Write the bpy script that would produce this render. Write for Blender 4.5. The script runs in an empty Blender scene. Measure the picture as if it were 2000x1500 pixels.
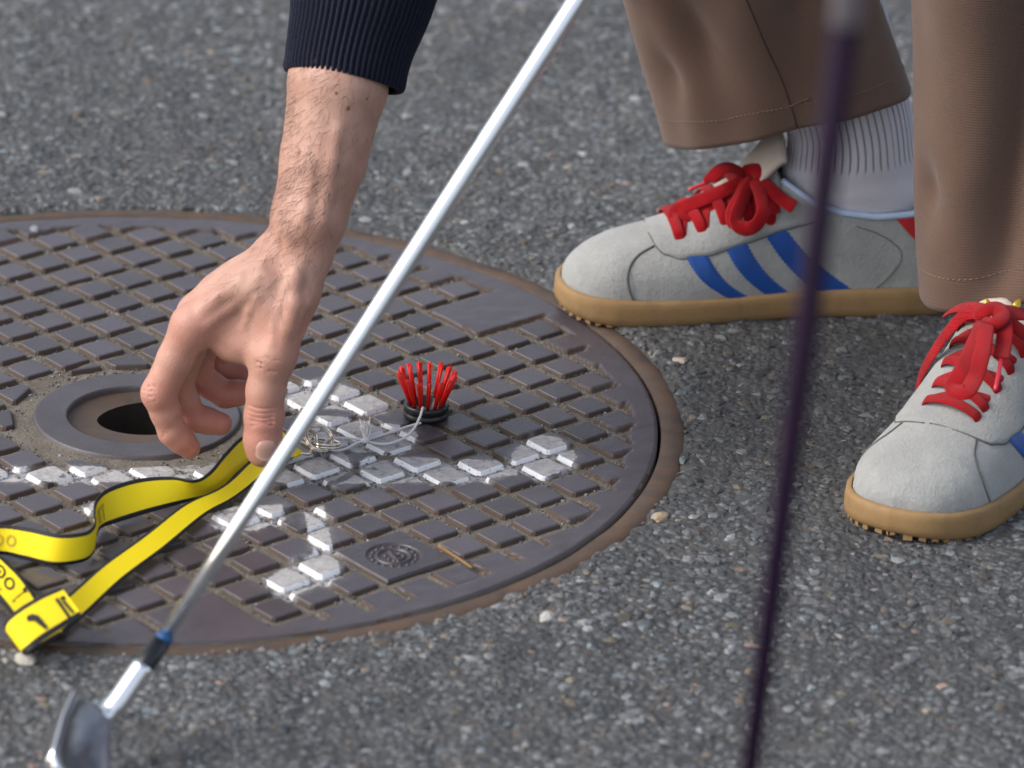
import bpy, bmesh, math, random
import numpy as np
from mathutils import Matrix, Vector

rng = np.random.default_rng(7)
random.seed(7)
scene = bpy.context.scene
col = scene.collection

# ------------------------------------------------------------------ camera
CAM_R = np.array([[0.99697257, -0.00599568, -0.07752256],
                  [-0.06863064, 0.40075024, -0.9136132],
                  [0.03654492, 0.91616772, 0.39912551]])
CAM_C = np.array([0.0, -2.96406408, 1.31504112])
FPX = 9433.363743          # focal length in pixels of the 2000 px wide photograph
cam_data = bpy.data.cameras.new('camera')
cam = bpy.data.objects.new('camera', cam_data)
col.objects.link(cam)
M = Matrix.Identity(4)
for r in range(3):
    for c in range(3):
        M[r][c] = CAM_R[r, c]
    M[r][3] = CAM_C[r]
cam.matrix_world = M
cam_data.sensor_width = 36.0
cam_data.lens = FPX / 2000.0 * 36.0
cam_data.clip_start = 0.05
cam_data.clip_end = 500.0
cam_data.dof.use_dof = True
cam_data.dof.focus_distance = 3.20
cam_data.dof.aperture_fstop = 7.0
scene.camera = cam

# ------------------------------------------------------------------ sky, sun, exposure
SUN_DIR = Vector((-0.80, -0.16, 0.66)).normalized()      # towards the sun, behind thin cloud
world = bpy.data.worlds.new('World')
scene.world = world
world.use_nodes = True
wn = world.node_tree
wn.nodes.clear()
w_out = wn.nodes.new('ShaderNodeOutputWorld')
w_bg = wn.nodes.new('ShaderNodeBackground')
w_sky = wn.nodes.new('ShaderNodeTexSky')
w_sky.sky_type = 'NISHITA'
w_sky.sun_disc = False
w_sky.sun_elevation = math.asin(SUN_DIR.z)
w_sky.sun_rotation = math.atan2(SUN_DIR.x, SUN_DIR.y)
w_sky.dust_density = 3.0
w_sky.air_density = 1.0
w_hsv = wn.nodes.new('ShaderNodeHueSaturation')          # thin cloud greys the blue
w_hsv.inputs['Saturation'].default_value = 0.55
w_bg.inputs['Strength'].default_value = 0.15
wn.links.new(w_sky.outputs[0], w_hsv.inputs['Color'])
wn.links.new(w_hsv.outputs[0], w_bg.inputs['Color'])
wn.links.new(w_bg.outputs[0], w_out.inputs['Surface'])

sun_data = bpy.data.lights.new('sun', 'SUN')
sun_data.energy = 1.15
sun_data.angle = math.radians(32)
sun_data.color = (1.0, 0.96, 0.91)
sun = bpy.data.objects.new('sun', sun_data)
sun.rotation_euler = SUN_DIR.to_track_quat('Z', 'Y').to_euler()
sun.location = (-3, -1, 5)
col.objects.link(sun)

scene.view_settings.view_transform = 'Standard'
scene.view_settings.look = 'None'
scene.view_settings.gamma = 1.0
scene.view_settings.use_curve_mapping = False
scene.view_settings.exposure = 0.74
scene.cycles.use_denoising = True
scene.cycles.max_bounces = 8

# ------------------------------------------------------------------ helpers
def at(u, v, y):
    """point of the place seen at photograph position (u, v), at distance y"""
    d = CAM_R @ np.array([(u - 1000) / FPX, -(v - 750) / FPX, -1.0])
    return CAM_C + d * ((y - CAM_C[1]) / d[1])

def gz(u, v, z=0.0):
    """the same, at height z"""
    d = CAM_R @ np.array([(u - 1000) / FPX, -(v - 750) / FPX, -1.0])
    return CAM_C + d * ((z - CAM_C[2]) / d[2])

def link(o, parent=None):
    col.objects.link(o)
    if parent is not None:
        o.parent = parent
    return o

def mesh_data(name, verts, faces, mats=(), smooth=True, midx=None):
    me = bpy.data.meshes.new(name)
    me.from_pydata([tuple(map(float, v)) for v in verts], [], [tuple(map(int, f)) for f in faces])
    for m in mats:
        me.materials.append(m)
    if midx is not None:
        me.polygons.foreach_set('material_index', np.asarray(midx, dtype=np.int32))
    me.polygons.foreach_set('use_smooth', np.full(len(me.polygons), smooth, dtype=bool))
    me.update()
    return me

def mk(name, verts, faces, mats, parent=None, smooth=True, midx=None, label=None):
    if not isinstance(mats, (list, tuple)):
        mats = (mats,)
    o = bpy.data.objects.new(name, mesh_data(name, verts, faces, mats, smooth, midx))
    link(o, parent)
    if label:
        o['label'] = label
    return o

def fast_mesh(name, V, F, mats, parent=None, smooth=False):
    """big meshes: V (n,3), F (m,k) arrays"""
    V = np.asarray(V, dtype=np.float32)
    F = np.asarray(F, dtype=np.int32)
    me = bpy.data.meshes.new(name)
    me.vertices.add(len(V))
    me.vertices.foreach_set('co', V.ravel())
    k = F.shape[1]
    me.loops.add(F.size)
    me.loops.foreach_set('vertex_index', F.ravel())
    me.polygons.add(len(F))
    me.polygons.foreach_set('loop_start', np.arange(0, F.size, k, dtype=np.int32))
    me.polygons.foreach_set('use_smooth', np.full(len(F), smooth, dtype=bool))
    me.update(calc_edges=True)
    me.validate()
    for m in (mats if isinstance(mats, (list, tuple)) else (mats,)):
        me.materials.append(m)
    o = bpy.data.objects.new(name, me)
    return link(o, parent)

def point_attr(o, name, vals):
    vals = np.asarray(vals, dtype=np.float32)
    if vals.ndim == 1:
        a = o.data.attributes.new(name, 'FLOAT', 'POINT')
        a.data.foreach_set('value', vals)
    else:
        a = o.data.attributes.new(name, 'FLOAT_COLOR', 'POINT')
        if vals.shape[1] == 3:
            vals = np.concatenate([vals, np.ones((len(vals), 1), np.float32)], 1)
        a.data.foreach_set('color', vals.ravel())

def thing(name, label, cat, loc=(0, 0, 0)):
    o = bpy.data.objects.new(name, None)
    o.empty_display_size = 0.02
    o.location = loc
    link(o)
    tag(o, label, cat)
    return o

def tag(o, label, cat, group=None):
    o['label'] = label
    o['category'] = cat
    if group:
        o['group'] = group
    return o

def unit(v):
    v = np.asarray(v, float)
    return v / max(np.linalg.norm(v), 1e-12)

def spline(P, n):
    """Catmull-Rom through the rows of P, n samples"""
    P = np.asarray(P, float)
    Q = np.vstack([2 * P[0] - P[1], P, 2 * P[-1] - P[-2]])
    t = np.linspace(0, len(P) - 1, n)
    i = np.minimum(t.astype(int), len(P) - 2)
    f = (t - i)[:, None]
    a, b, c, d = Q[i], Q[i + 1], Q[i + 2], Q[i + 3]
    return 0.5 * (2 * b + (c - a) * f + (2 * a - 5 * b + 4 * c - d) * f ** 2 + (3 * b - a - 3 * c + d) * f ** 3)

def grid_faces(nr, nc, wrap=False, off=0):
    F = []
    m = nc if wrap else nc - 1
    for r in range(nr - 1):
        for c in range(m):
            c2 = (c + 1) % nc
            F.append((off + r * nc + c, off + r * nc + c2, off + (r + 1) * nc + c2, off + (r + 1) * nc + c))
    return F

def tube(path, rad, seg=10, flat=1.0, hint=(0, 0, 1), caps=True):
    """tube along path; rad scalar or per point; flat<1 squashes along the surface normal (a lace)"""
    path = np.asarray(path, float)
    n = len(path)
    rad = np.broadcast_to(np.asarray(rad, float), (n,))
    hint = np.asarray(hint, float)
    if hint.ndim == 1:
        hint = np.tile(hint, (n, 1))
    T = np.gradient(path, axis=0)
    V, F = [], []
    prev = None
    for k in range(n):
        t = unit(T[k])
        s = np.cross(t, hint[k])
        if np.linalg.norm(s) < 1e-3:
            s = prev if prev is not None else np.cross(t, (0.3, 1, 0.2))
        s = unit(s)
        if prev is not None and s @ prev < 0:
            s = -s
        prev = s
        nn = np.cross(s, t)
        for q in range(seg):
            a = 2 * math.pi * q / seg
            V.append(path[k] + rad[k] * (math.cos(a) * s + flat * math.sin(a) * nn))
    F = grid_faces(n, seg, wrap=True)
    if caps:
        F.append(tuple(range(seg - 1, -1, -1)))
        F.append(tuple((n - 1) * seg + q for q in range(seg)))
    return V, F

def merge(parts):
    V, F = [], []
    for v, f in parts:
        o = len(V)
        V += [tuple(x) for x in v]
        F += [tuple(i + o for i in ff) for ff in f]
    return V, F

def lathe(prof, seg=64, center=(0, 0)):
    V = []
    for r, z in prof:
        for q in range(seg):
            a = 2 * math.pi * q / seg
            V.append((center[0] + r * math.cos(a), center[1] + r * math.sin(a), z))
    return V, grid_faces(len(prof), seg, wrap=True)

def vnoise(X, freq, seed=0):
    """smooth value noise for arrays of points (n, d<=3) in -1..1"""
    X = np.asarray(X, float) * freq
    if X.shape[1] == 2:
        X = np.concatenate([X, np.zeros((len(X), 1))], 1)
    i = np.floor(X).astype(np.int64)
    f = X - i
    f = f * f * (3 - 2 * f)
    out = np.zeros(len(X))
    for dx in (0, 1):
        for dy in (0, 1):
            for dz in (0, 1):
                h = (i[:, 0] + dx) * 374761393 + (i[:, 1] + dy) * 668265263 + (i[:, 2] + dz) * 2147483647 + seed * 974711
                h = (h ^ (h >> 13)) * 1274126177
                h = (h ^ (h >> 16)) & 0xffff
                w = (f[:, 0] if dx else 1 - f[:, 0]) * (f[:, 1] if dy else 1 - f[:, 1]) * (f[:, 2] if dz else 1 - f[:, 2])
                out += w * (h / 32767.5 - 1)
    return out

# ------------------------------------------------------------------ material helpers
class NT:
    def __init__(self, name):
        self.m = bpy.data.materials.new(name)
        self.m.use_nodes = True
        self.t = self.m.node_tree
        self.b = self.t.nodes['Principled BSDF']
        self.out = self.t.nodes['Material Output']
    def n(self, kind, **kw):
        x = self.t.nodes.new(kind)
        for k, v in kw.items():
            if k in ('operation', 'data_type', 'blend_type', 'feature', 'distance', 'wave_type', 'bands_direction', 'attribute_name', 'noise_dimensions', 'interpolation_type', 'clamp', 'use_clamp', 'wave_profile', 'voronoi_dimensions'):
                setattr(x, k, v)
        return x
    def l(self, a, b):
        self.t.links.new(a, b)
    def val(self, sock, v):
        if isinstance(v, bpy.types.NodeSocket):
            self.l(v, sock)
        else:
            sock.default_value = v
    def math(self, op, a, b=0.0, c=None, clamp=False):
        x = self.n('ShaderNodeMath', operation=op)
        x.use_clamp = clamp
        self.val(x.inputs[0], a)
        self.val(x.inputs[1], b)
        if c is not None:
            self.val(x.inputs[2], c)
        return x.outputs[0]
    def mix(self, f, a, b, blend='MIX'):
        x = self.n('ShaderNodeMix', data_type='RGBA', blend_type=blend)
        self.val(x.inputs[0], f)
        self.val(x.inputs[6], a if isinstance(a, bpy.types.NodeSocket) else (*a, 1))
        self.val(x.inputs[7], b if isinstance(b, bpy.types.NodeSocket) else (*b, 1))
        return x.outputs[2]
    def coord(self, which='Object'):
        return self.n('ShaderNodeTexCoord').outputs[which]
    def pos(self):
        return self.n('ShaderNodeNewGeometry').outputs['Position']
    def noise(self, vec, scale, detail=3, rough=0.55, out='Fac'):
        x = self.n('ShaderNodeTexNoise')
        self.l(vec, x.inputs['Vector'])
        x.inputs['Scale'].default_value = scale
        x.inputs['Detail'].default_value = detail
        x.inputs['Roughness'].default_value = rough
        return x.outputs[out]
    def voro(self, vec, scale, feature='F1', out='Distance', rnd=1.0):
        x = self.n('ShaderNodeTexVoronoi', feature=feature)
        self.l(vec, x.inputs['Vector'])
        x.inputs['Scale'].default_value = scale
        x.inputs['Randomness'].default_value = rnd
        return x.outputs[out]
    def ramp(self, f, stops, interp='LINEAR'):
        x = self.n('ShaderNodeValToRGB')
        x.color_ramp.interpolation = interp
        e = x.color_ramp.elements
        while len(e) < len(stops):
            e.new(0.5)
        for q, (p, c) in enumerate(stops):
            e[q].position = p
            e[q].color = (*c, 1) if isinstance(c, tuple) else (c, c, c, 1)
        self.l(f, x.inputs[0])
        return x.outputs[0]
    def attr(self, name, out='Fac'):
        x = self.n('ShaderNodeAttribute', attribute_name=name)
        return x.outputs[out]
    def bump(self, h, strength=0.3, dist=0.001, normal=None):
        x = self.n('ShaderNodeBump')
        x.inputs['Strength'].default_value = strength
        x.inputs['Distance'].default_value = dist
        self.l(h, x.inputs['Height'])
        if normal is not None:
            self.l(normal, x.inputs['Normal'])
        self.l(x.outputs[0], self.b.inputs['Normal'])
        return x.outputs[0]
    def set(self, **kw):
        names = {'color': 'Base Color', 'rough': 'Roughness', 'metal': 'Metallic', 'spec': 'Specular IOR Level', 'sss': 'Subsurface Weight', 'coat': 'Coat Weight', 'coat_rough': 'Coat Roughness', 'sheen': 'Sheen Weight', 'trans': 'Transmission Weight'}
        for k, v in kw.items():
            s = self.b.inputs[names[k]]
            if isinstance(v, tuple) and len(v) == 3:
                v = (*v, 1)
            self.val(s, v)
        return self

def simple(name, color, rough=0.6, var=0.15, scale=60, bump=0.0, bscale=400, bdist=0.0005, **kw):
    t = NT(name)
    co = t.coord()
    f = t.noise(co, scale)
    a = tuple(c * (1 - var) for c in color)
    b = tuple(min(1, c * (1 + var)) for c in color)
    t.set(color=t.mix(f, a, b), rough=rough, **kw)
    if bump:
        t.bump(t.noise(co, bscale, 4), bump, bdist)
    return t.m
# ------------------------------------------------------------------ asphalt
RC = 0.35                   # radius of the manhole cover
t = NT('asphalt')
p = t.pos()
big = t.noise(p, 3.0, 3)
mid = t.noise(p, 40, 4)
fine = t.noise(p, 420, 3)
cellc = t.voro(p, 170, out='Color')
celld = t.voro(p, 170)
bwc = t.n('ShaderNodeRGBToBW'); t.l(cellc, bwc.inputs[0])
stone = t.ramp(bwc.outputs[0], [(0.0, (0.040, 0.043, 0.047)), (0.45, (0.085, 0.090, 0.096)), (0.75, (0.155, 0.163, 0.172)), (1.0, (0.29, 0.285, 0.275))])
binder = t.ramp(fine, [(0.3, (0.030, 0.030, 0.032)), (0.7, (0.085, 0.084, 0.082))])
c1 = t.mix(t.ramp(celld, [(0.35, 1.0), (0.6, 0.0)]), binder, stone)
dust = t.mix(t.ramp(mid, [(0.45, 0.0), (0.75, 0.55)]), c1, (0.15, 0.145, 0.135))
final = t.mix(t.ramp(big, [(0.35, 0.0), (0.65, 0.6)]), dust, (0.05, 0.052, 0.055))
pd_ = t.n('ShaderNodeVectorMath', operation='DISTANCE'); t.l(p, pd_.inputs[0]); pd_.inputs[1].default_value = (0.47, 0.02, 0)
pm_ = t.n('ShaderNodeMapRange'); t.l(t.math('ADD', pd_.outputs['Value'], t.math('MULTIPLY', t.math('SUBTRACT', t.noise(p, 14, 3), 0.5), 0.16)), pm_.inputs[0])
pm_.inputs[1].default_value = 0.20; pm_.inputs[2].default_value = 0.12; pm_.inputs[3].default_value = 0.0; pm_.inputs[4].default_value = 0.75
final = t.mix(pm_.outputs[0], final, t.mix(fine, (0.030, 0.029, 0.029), (0.075, 0.073, 0.070)))  # patch of darker asphalt, with the person's shadow painted into it
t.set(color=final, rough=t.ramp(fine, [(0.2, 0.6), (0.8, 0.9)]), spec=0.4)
hh = t.math('ADD', t.math('MULTIPLY', t.ramp(celld, [(0.0, 1.0), (0.7, 0.0)]), 1.0), t.math('MULTIPLY', fine, 0.5))
t.bump(hh, 0.9, 0.0022)
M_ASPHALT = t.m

t = NT('aggregate_stone')
p = t.pos()
c = t.attr('tint', 'Color')
sp = t.noise(p, 900, 3)
t.set(color=t.mix(t.ramp(sp, [(0.35, 0.55), (0.65, 0.0)]), c, (0.05, 0.05, 0.052)), rough=0.62, spec=0.4)
t.bump(t.noise(p, 1500, 2), 0.4, 0.0004)
M_AGG = t.m

NA = 720
radii = np.concatenate([np.arange(0.3622, 1.3, 0.0085), 1.3 * 1.12 ** np.arange(0, 36)])
ang = np.linspace(0, 2 * math.pi, NA, endpoint=False)
RR, AA = np.meshgrid(radii, ang, indexing='ij')
edge = 0.0030 * vnoise(np.stack([np.cos(ang) * 9, np.sin(ang) * 9], 1), 1.0, 3) + 0.0012 * vnoise(np.stack([np.cos(ang) * 70, np.sin(ang) * 70], 1), 1.0, 6) + 0.0025 * vnoise(np.stack([np.cos(ang) * 30, np.sin(ang) * 30], 1), 1.0, 4)
# dirt and asphalt creep over the frame on the near side
edge -= 0.007 * np.clip(np.cos(ang - math.radians(-112)) , 0, 1) ** 3
RR = RR + edge[None, :] * np.exp(-(RR - 0.3655) / 0.02)
X = np.stack([(RR * np.cos(AA)).ravel(), (RR * np.sin(AA)).ravel()], 1)
Z = 0.0022 * vnoise(X, 14, 1) + 0.0016 * vnoise(X, 45, 2) + 0.0012 * vnoise(X, 110, 5) + 0.0012
near = np.exp(-((RR.ravel() - 0.3655) / 0.01))
Z = Z * (1 - 0.5 * near) + 0.0005 * near
Z[:NA] = -0.004             # the broken inner edge dips to the frame
Z = np.where(RR.ravel() > 1.4, -0.001, Z)
V = np.column_stack([X, Z])
nr = len(radii)
ii = np.arange(nr - 1)[:, None] * NA
jj = np.arange(NA)[None, :]
F = np.stack([(ii + jj), (ii + (jj + 1) % NA), (ii + NA + (jj + 1) % NA), (ii + NA + jj)], -1).reshape(-1, 4)
F = F[:, ::-1]
F = F[:, ::-1]
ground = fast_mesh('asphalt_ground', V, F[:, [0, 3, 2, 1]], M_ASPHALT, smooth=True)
ground['kind'] = 'structure'

def stones(name, P, size, zt, tint, mat, parent, flat=0.6, kind='stuff'):
    """faceted little stones: P (n,2) places, size (n,), zt (n,) height of the top"""
    n = len(P)
    a = np.arange(6) * math.pi / 3
    base = np.concatenate([np.stack([np.cos(a), np.sin(a), np.full(6, -0.9)], 1),
                           np.stack([0.72 * np.cos(a + 0.4), 0.72 * np.sin(a + 0.4), np.full(6, 0.0)], 1),
                           [[0, 0, 0.22]]])
    T = np.tile(base[None], (n, 1, 1)) + rng.normal(0, 0.17, (n, 13, 3)) * np.array([1, 1, 0.45])
    T[:, :, 0] *= rng.uniform(0.55, 1.0, n)[:, None]
    th = rng.uniform(0, 2 * math.pi, n)
    cs, sn = np.cos(th)[:, None], np.sin(th)[:, None]
    x = T[:, :, 0] * cs - T[:, :, 1] * sn
    y = T[:, :, 0] * sn + T[:, :, 1] * cs
    z = T[:, :, 2] * flat
    Vv = np.stack([x * size[:, None] + P[:, :1], y * size[:, None] + P[:, 1:2], z * size[:, None] + zt[:, None]], -1)
    f = []
    for q in range(6):
        q2 = (q + 1) % 6
        f += [(q, q2, 6 + q), (q2, 6 + q2, 6 + q), (6 + q, 6 + q2, 12)]
    f = np.array(f)
    Ff = (f[None] + (np.arange(n) * 13)[:, None, None]).reshape(-1, 3)
    o = fast_mesh(name, Vv.reshape(-1, 3), Ff, mat, parent)
    point_attr(o, 'tint', np.repeat(tint, 13, axis=0))
    if kind:
        o['kind'] = kind
    return o

def stone_tints(n):
    g = rng.gamma(2.6, 0.048, n) + 0.03
    g = np.clip(g, 0.03, 0.33)
    T = np.stack([g * 0.96, g, g * 1.03], 1)
    k = rng.random(n)
    T[k < 0.06] *= np.array([1.25, 1.0, 0.72])
    T[(k > 0.10) & (k < 0.2)] *= np.array([0.86, 1.0, 1.04])
    T[(k > 0.2) & (k < 0.23)] *= np.array([1.35, 0.95, 0.75])
    w = k > 0.988
    T[w] = rng.uniform(0.28, 0.42, (w.sum(), 1)) * np.array([1, 0.98, 0.94])
    return T

N1, N2 = 46000, 16000
size3 = rng.uniform(0.0035, 0.0068, 1500)
P = np.concatenate([np.column_stack([rng.uniform(-0.28, 0.95, 1500), rng.uniform(-0.62, 1.0, 1500)]), np.column_stack([rng.uniform(-0.28, 0.95, N1), rng.uniform(-0.62, 1.0, N1)]),
                    np.column_stack([rng.uniform(-0.28, 0.95, N2), rng.uniform(-0.62, 1.0, N2)])])
size = np.concatenate([size3, rng.gamma(3.2, 0.00062, N1) + 0.0010, rng.uniform(0.0010, 0.0022, N2)])
rr = np.hypot(P[:, 0], P[:, 1])
keep = rr > 0.3645 + size * 0.8 + 0.003 * rng.random(len(rr)) - 0.006 * np.clip(np.cos(np.arctan2(P[:, 1], P[:, 0]) - math.radians(-112)), 0, 1) ** 3
P, size, rr = P[keep], size[keep], rr[keep]
Zg = 0.0022 * vnoise(P, 14, 1) + 0.0016 * vnoise(P, 45, 2) + 0.0012 * vnoise(P, 110, 5) + 0.0012
zt = Zg + rng.uniform(-0.0005, 0.0007, len(P)) + size * 0.06
tints = stone_tints(len(P))
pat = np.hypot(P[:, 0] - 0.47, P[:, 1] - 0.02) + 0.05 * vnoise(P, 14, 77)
tints *= (1 - 0.45 * np.clip((0.20 - pat) / 0.07, 0, 1))[:, None]  # stones in the patch darkened too, person's shadow included
tints *= (0.86 + 0.22 * vnoise(P, 6, 41))[:, None]
big_ = size > 0.0045
tints[big_] = np.clip(tints[big_] * 1.25, 0, 0.45)
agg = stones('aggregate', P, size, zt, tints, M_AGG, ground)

# ------------------------------------------------------------------ manhole lattice
PITCH = 0.030
TH = 0.6357496
Bd = np.array([math.cos(TH), math.sin(TH)])
Ad = np.array([math.sin(TH), -math.cos(TH)])
ORG = np.array([0.2179, -0.1392]) + 0.0099 * Bd - 0.0099 * Ad       # centre of pad (0, 0)
HT = 0.0106          # half size of a pad's top
DEP = 0.0032         # depth of the grooves
SL = 0.0021          # run of the sloping side
RB = 0.3325          # inner radius of the plain border
RING_C = np.array([0.0005, -0.0075])
groups = [((6, 9), (-8, -7)), ((-4, -3), (1, 2)), ((-9, -8), (1, 3))]
gmap = {}
for g, ((i0, i1), (j0, j1)) in enumerate(groups):
    for i in range(i0, i1 + 1):
        for j in range(j0, j1 + 1):
            gmap[(i, j)] = g

def cell_rect(i, j):
    """centre and half sizes (b, a) of the pad that owns this cell, in lattice metres"""
    if (i, j) in gmap:
        (i0, i1), (j0, j1) = groups[gmap[(i, j)]]
    else:
        i0 = i1 = i
        j0 = j1 = j
    return (i0 + i1) / 2 * PITCH, (j0 + j1) / 2 * PITCH, HT + (i1 - i0) / 2 * PITCH, HT + (j1 - j0) / 2 * PITCH

def lat_xy(b, a):
    return ORG + b * Bd + a * Ad

def rect_corners(i, j, grow=0.0):
    cb, ca, hb, ha = cell_rect(i, j)
    return [lat_xy(cb + sb * (hb + grow), ca + sa * (ha + grow)) for sb, sa in ((-1, 1), (1, 1), (1, -1), (-1, -1))]

# --- white stencil paint, in the place's own coordinates
paint_px = [
    [(-80, 941), (300, 940), (300, 911), (-80, 911)],
    [(300, 937), (480, 925), (480, 903), (430, 893), (300, 908)],
    [(560, 792), (690, 803), (750, 808), (762, 785), (640, 740), (560, 745)],
    [(600, 862), (700, 884), (800, 882), (816, 850), (800, 822), (690, 815), (590, 800)],
    [(650, 946), (930, 938), (1010, 930), (1010, 902), (720, 890), (650, 930)],
    [(1050, 936), (1110, 915), (1128, 890), (1095, 855), (1045, 848), (998, 885), (1000, 912)],
    [(612, 1080), (652, 1078), (632, 986), (594, 998)],
    [(560, 1168), (668, 1126), (656, 1080), (600, 1072), (570, 1095), (488, 1130)],
    [(160, 998), (200, 1000), (200, 975), (185, 978)],
    [(420, 1032), (500, 1036), (558, 1015), (550, 985), (450, 990), (405, 1010)],
]
paint_disc = (gz(588, 905)[:2], 0.033, 0.039)

def paint_mask(t):
    p0 = t.pos()
    nz = t.noise(p0, 260, 3, out='Color')
    sub = t.n('ShaderNodeVectorMath', operation='SUBTRACT'); t.l(nz, sub.inputs[0]); sub.inputs[1].default_value = (0.5, 0.5, 0.5)
    scl = t.n('ShaderNodeVectorMath', operation='SCALE'); t.l(sub.outputs[0], scl.inputs[0]); scl.inputs['Scale'].default_value = 0.006
    add = t.n('ShaderNodeVectorMath', operation='ADD'); t.l(p0, add.inputs[0]); t.l(scl.outputs[0], add.inputs[1])
    p = add.outputs[0]
    best = None
    for poly in paint_px:
        W = np.array([gz(u, v)[:2] for u, v in poly])
        area = 0.5 * np.sum(W[:, 0] * np.roll(W[:, 1], -1) - np.roll(W[:, 0], -1) * W[:, 1])
        if area < 0:
            W = W[::-1]
        cur = None
        for k in range(len(W)):
            a, b = W[k], W[(k + 1) % len(W)]
            e = unit(b - a)
            nrm = np.array([e[1], -e[0]])
            dt = t.n('ShaderNodeVectorMath', operation='DOT_PRODUCT')
            t.l(p, dt.inputs[0]); dt.inputs[1].default_value = (nrm[0], nrm[1], 0)
            s = t.math('SUBTRACT', dt.outputs['Value'], float(nrm @ a))
            cur = s if cur is None else t.math('MAXIMUM', cur, s)
        best = cur if best is None else t.math('MINIMUM', best, cur)
    (cx, cy), r0, r1 = paint_disc
    dv = t.n('ShaderNodeVectorMath', operation='DISTANCE')
    flat = t.n('ShaderNodeVectorMath', operation='MULTIPLY'); t.l(p, flat.inputs[0]); flat.inputs[1].default_value = (1, 1, 0)
    t.l(flat.outputs[0], dv.inputs[0]); dv.inputs[1].default_value = (cx, cy, 0)
    dist = dv.outputs['Value']
    best = t.math('MINIMUM', best, t.math('SUBTRACT', dist, r0))
    ringd = t.math('SUBTRACT', t.math('ABSOLUTE', t.math('SUBTRACT', dist, (r0 + r1) / 2)), (r1 - r0) / 2)
    best = t.math('MAXIMUM', best, t.math('MULTIPLY', ringd, -1.0))
    m = t.n('ShaderNodeMapRange'); t.l(best, m.inputs[0])
    m.inputs[1].default_value = 0.0006; m.inputs[2].default_value = -0.0006
    m.inputs[3].default_value = 0.0; m.inputs[4].default_value = 1.0
    m2 = t.n('ShaderNodeMapRange'); t.l(best, m2.inputs[0])
    m2.inputs[1].default_value = 0.0075; m2.inputs[2].default_value = -0.001
    m2.inputs[3].default_value = 0.0; m2.inputs[4].default_value = 1.0
    spray = t.math('MULTIPLY', t.math('POWER', m2.outputs[0], 1.8), t.ramp(t.noise(p0, 95, 5, 0.7), [(0.40, 0.0), (0.72, 0.75)]))
    return t.math('MAXIMUM', m.outputs[0], spray)

def iron(name, top, paint=True, rust=0.0, rough=0.45, rnd=True):
    t = NT(name)
    p = t.pos()
    n1 = t.noise(p, 26, 4)
    n2 = t.noise(p, 700, 3)
    base = t.mix(t.ramp(n1, [(0.3, 0.0), (0.7, 1.0)]), tuple(c * 0.75 for c in top), tuple(c * 1.25 for c in top))
    base = t.mix(t.ramp(n2, [(0.45, 0.0), (0.8, 0.45)]), base, (0.11, 0.095, 0.08))
    if rnd:
        oi = t.n('ShaderNodeObjectInfo')
        base = t.mix(0.45, base, t.mix(oi.outputs['Random'], tuple(c * 0.5 for c in top), tuple(c * 1.6 for c in top)))
    if rust:
        base = t.mix(t.ramp(t.noise(p, 60, 5), [(0.35, rust), (0.7, 0.0)]), base, (0.15, 0.075, 0.035))
    ro = t.ramp(n2, [(0.3, rough - 0.08), (0.75, rough + 0.2)])
    if paint:
        mk_ = paint_mask(t)
        g = t.n('ShaderNodeNewGeometry')
        sx = t.n('ShaderNodeSeparateXYZ'); t.l(g.outputs['True Normal'], sx.inputs[0])
        sz = t.n('ShaderNodeSeparateXYZ'); t.l(g.outputs['Position'], sz.inputs[0])
        up = t.ramp(sx.outputs[2], [(0.9, 0.0), (0.98, 1.0)])
        wearn = t.noise(p, 170, 5, 0.7)
        scr = t.noise(p, 60, 4, 0.65)
        worn = t.mix(t.ramp(wearn, [(0.30, 0.0), (0.70, 1.0)]), (0.24, 0.23, 0.23), (0.46, 0.45, 0.445))
        pc = t.mix(up, (0.74, 0.75, 0.78), worn)
        spots = t.ramp(t.noise(p, 480, 2), [(0.28, 0.0), (0.36, 1.0)])
        chips = t.math('MAXIMUM', t.ramp(scr, [(0.30, 0.0), (0.40, 1.0)]), t.math('SUBTRACT', 1.0, up))
        high = t.ramp(t.math('ADD', t.math('MULTIPLY', sz.outputs[2], 100), 0.5), [(0.15, 0.5), (0.25, 1.0)])
        f = t.math('MULTIPLY', t.math('MULTIPLY', mk_, high), t.math('MULTIPLY', spots, chips))
        base = t.mix(f, base, pc)
        rr_ = t.n('ShaderNodeMix', data_type='FLOAT')
        t.l(f, rr_.inputs[0]); t.l(ro, rr_.inputs[2]); rr_.inputs[3].default_value = 0.75
        ro = rr_.outputs[0]
    t.set(color=base, rough=ro, spec=0.55)
    t.bump(t.math('ADD', t.math('MULTIPLY', n2, 0.6), t.noise(p, 200, 3)), 0.35, 0.0006)
    return t.m

M_IRON = iron('cast_iron', (0.060, 0.051, 0.060), rough=0.36)
M_IRON_SIDE = iron('rusty_iron_side', (0.033, 0.022, 0.016), rust=0.22, rough=0.7)
M_IRON_RING = iron('cast_iron_ring', (0.060, 0.052, 0.060), paint=False, rnd=False)
M_RECESS = iron('rusty_recess', (0.046, 0.036, 0.030), paint=False, rust=0.35, rough=0.6, rnd=False)
M_FRAME = iron('rusty_frame', (0.046, 0.033, 0.026), paint=False, rust=0.4, rough=0.7, rnd=False)
M_HOLE = simple('dark_hole', (0.02, 0.016, 0.011), 0.9, 0.6, 80)

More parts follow.
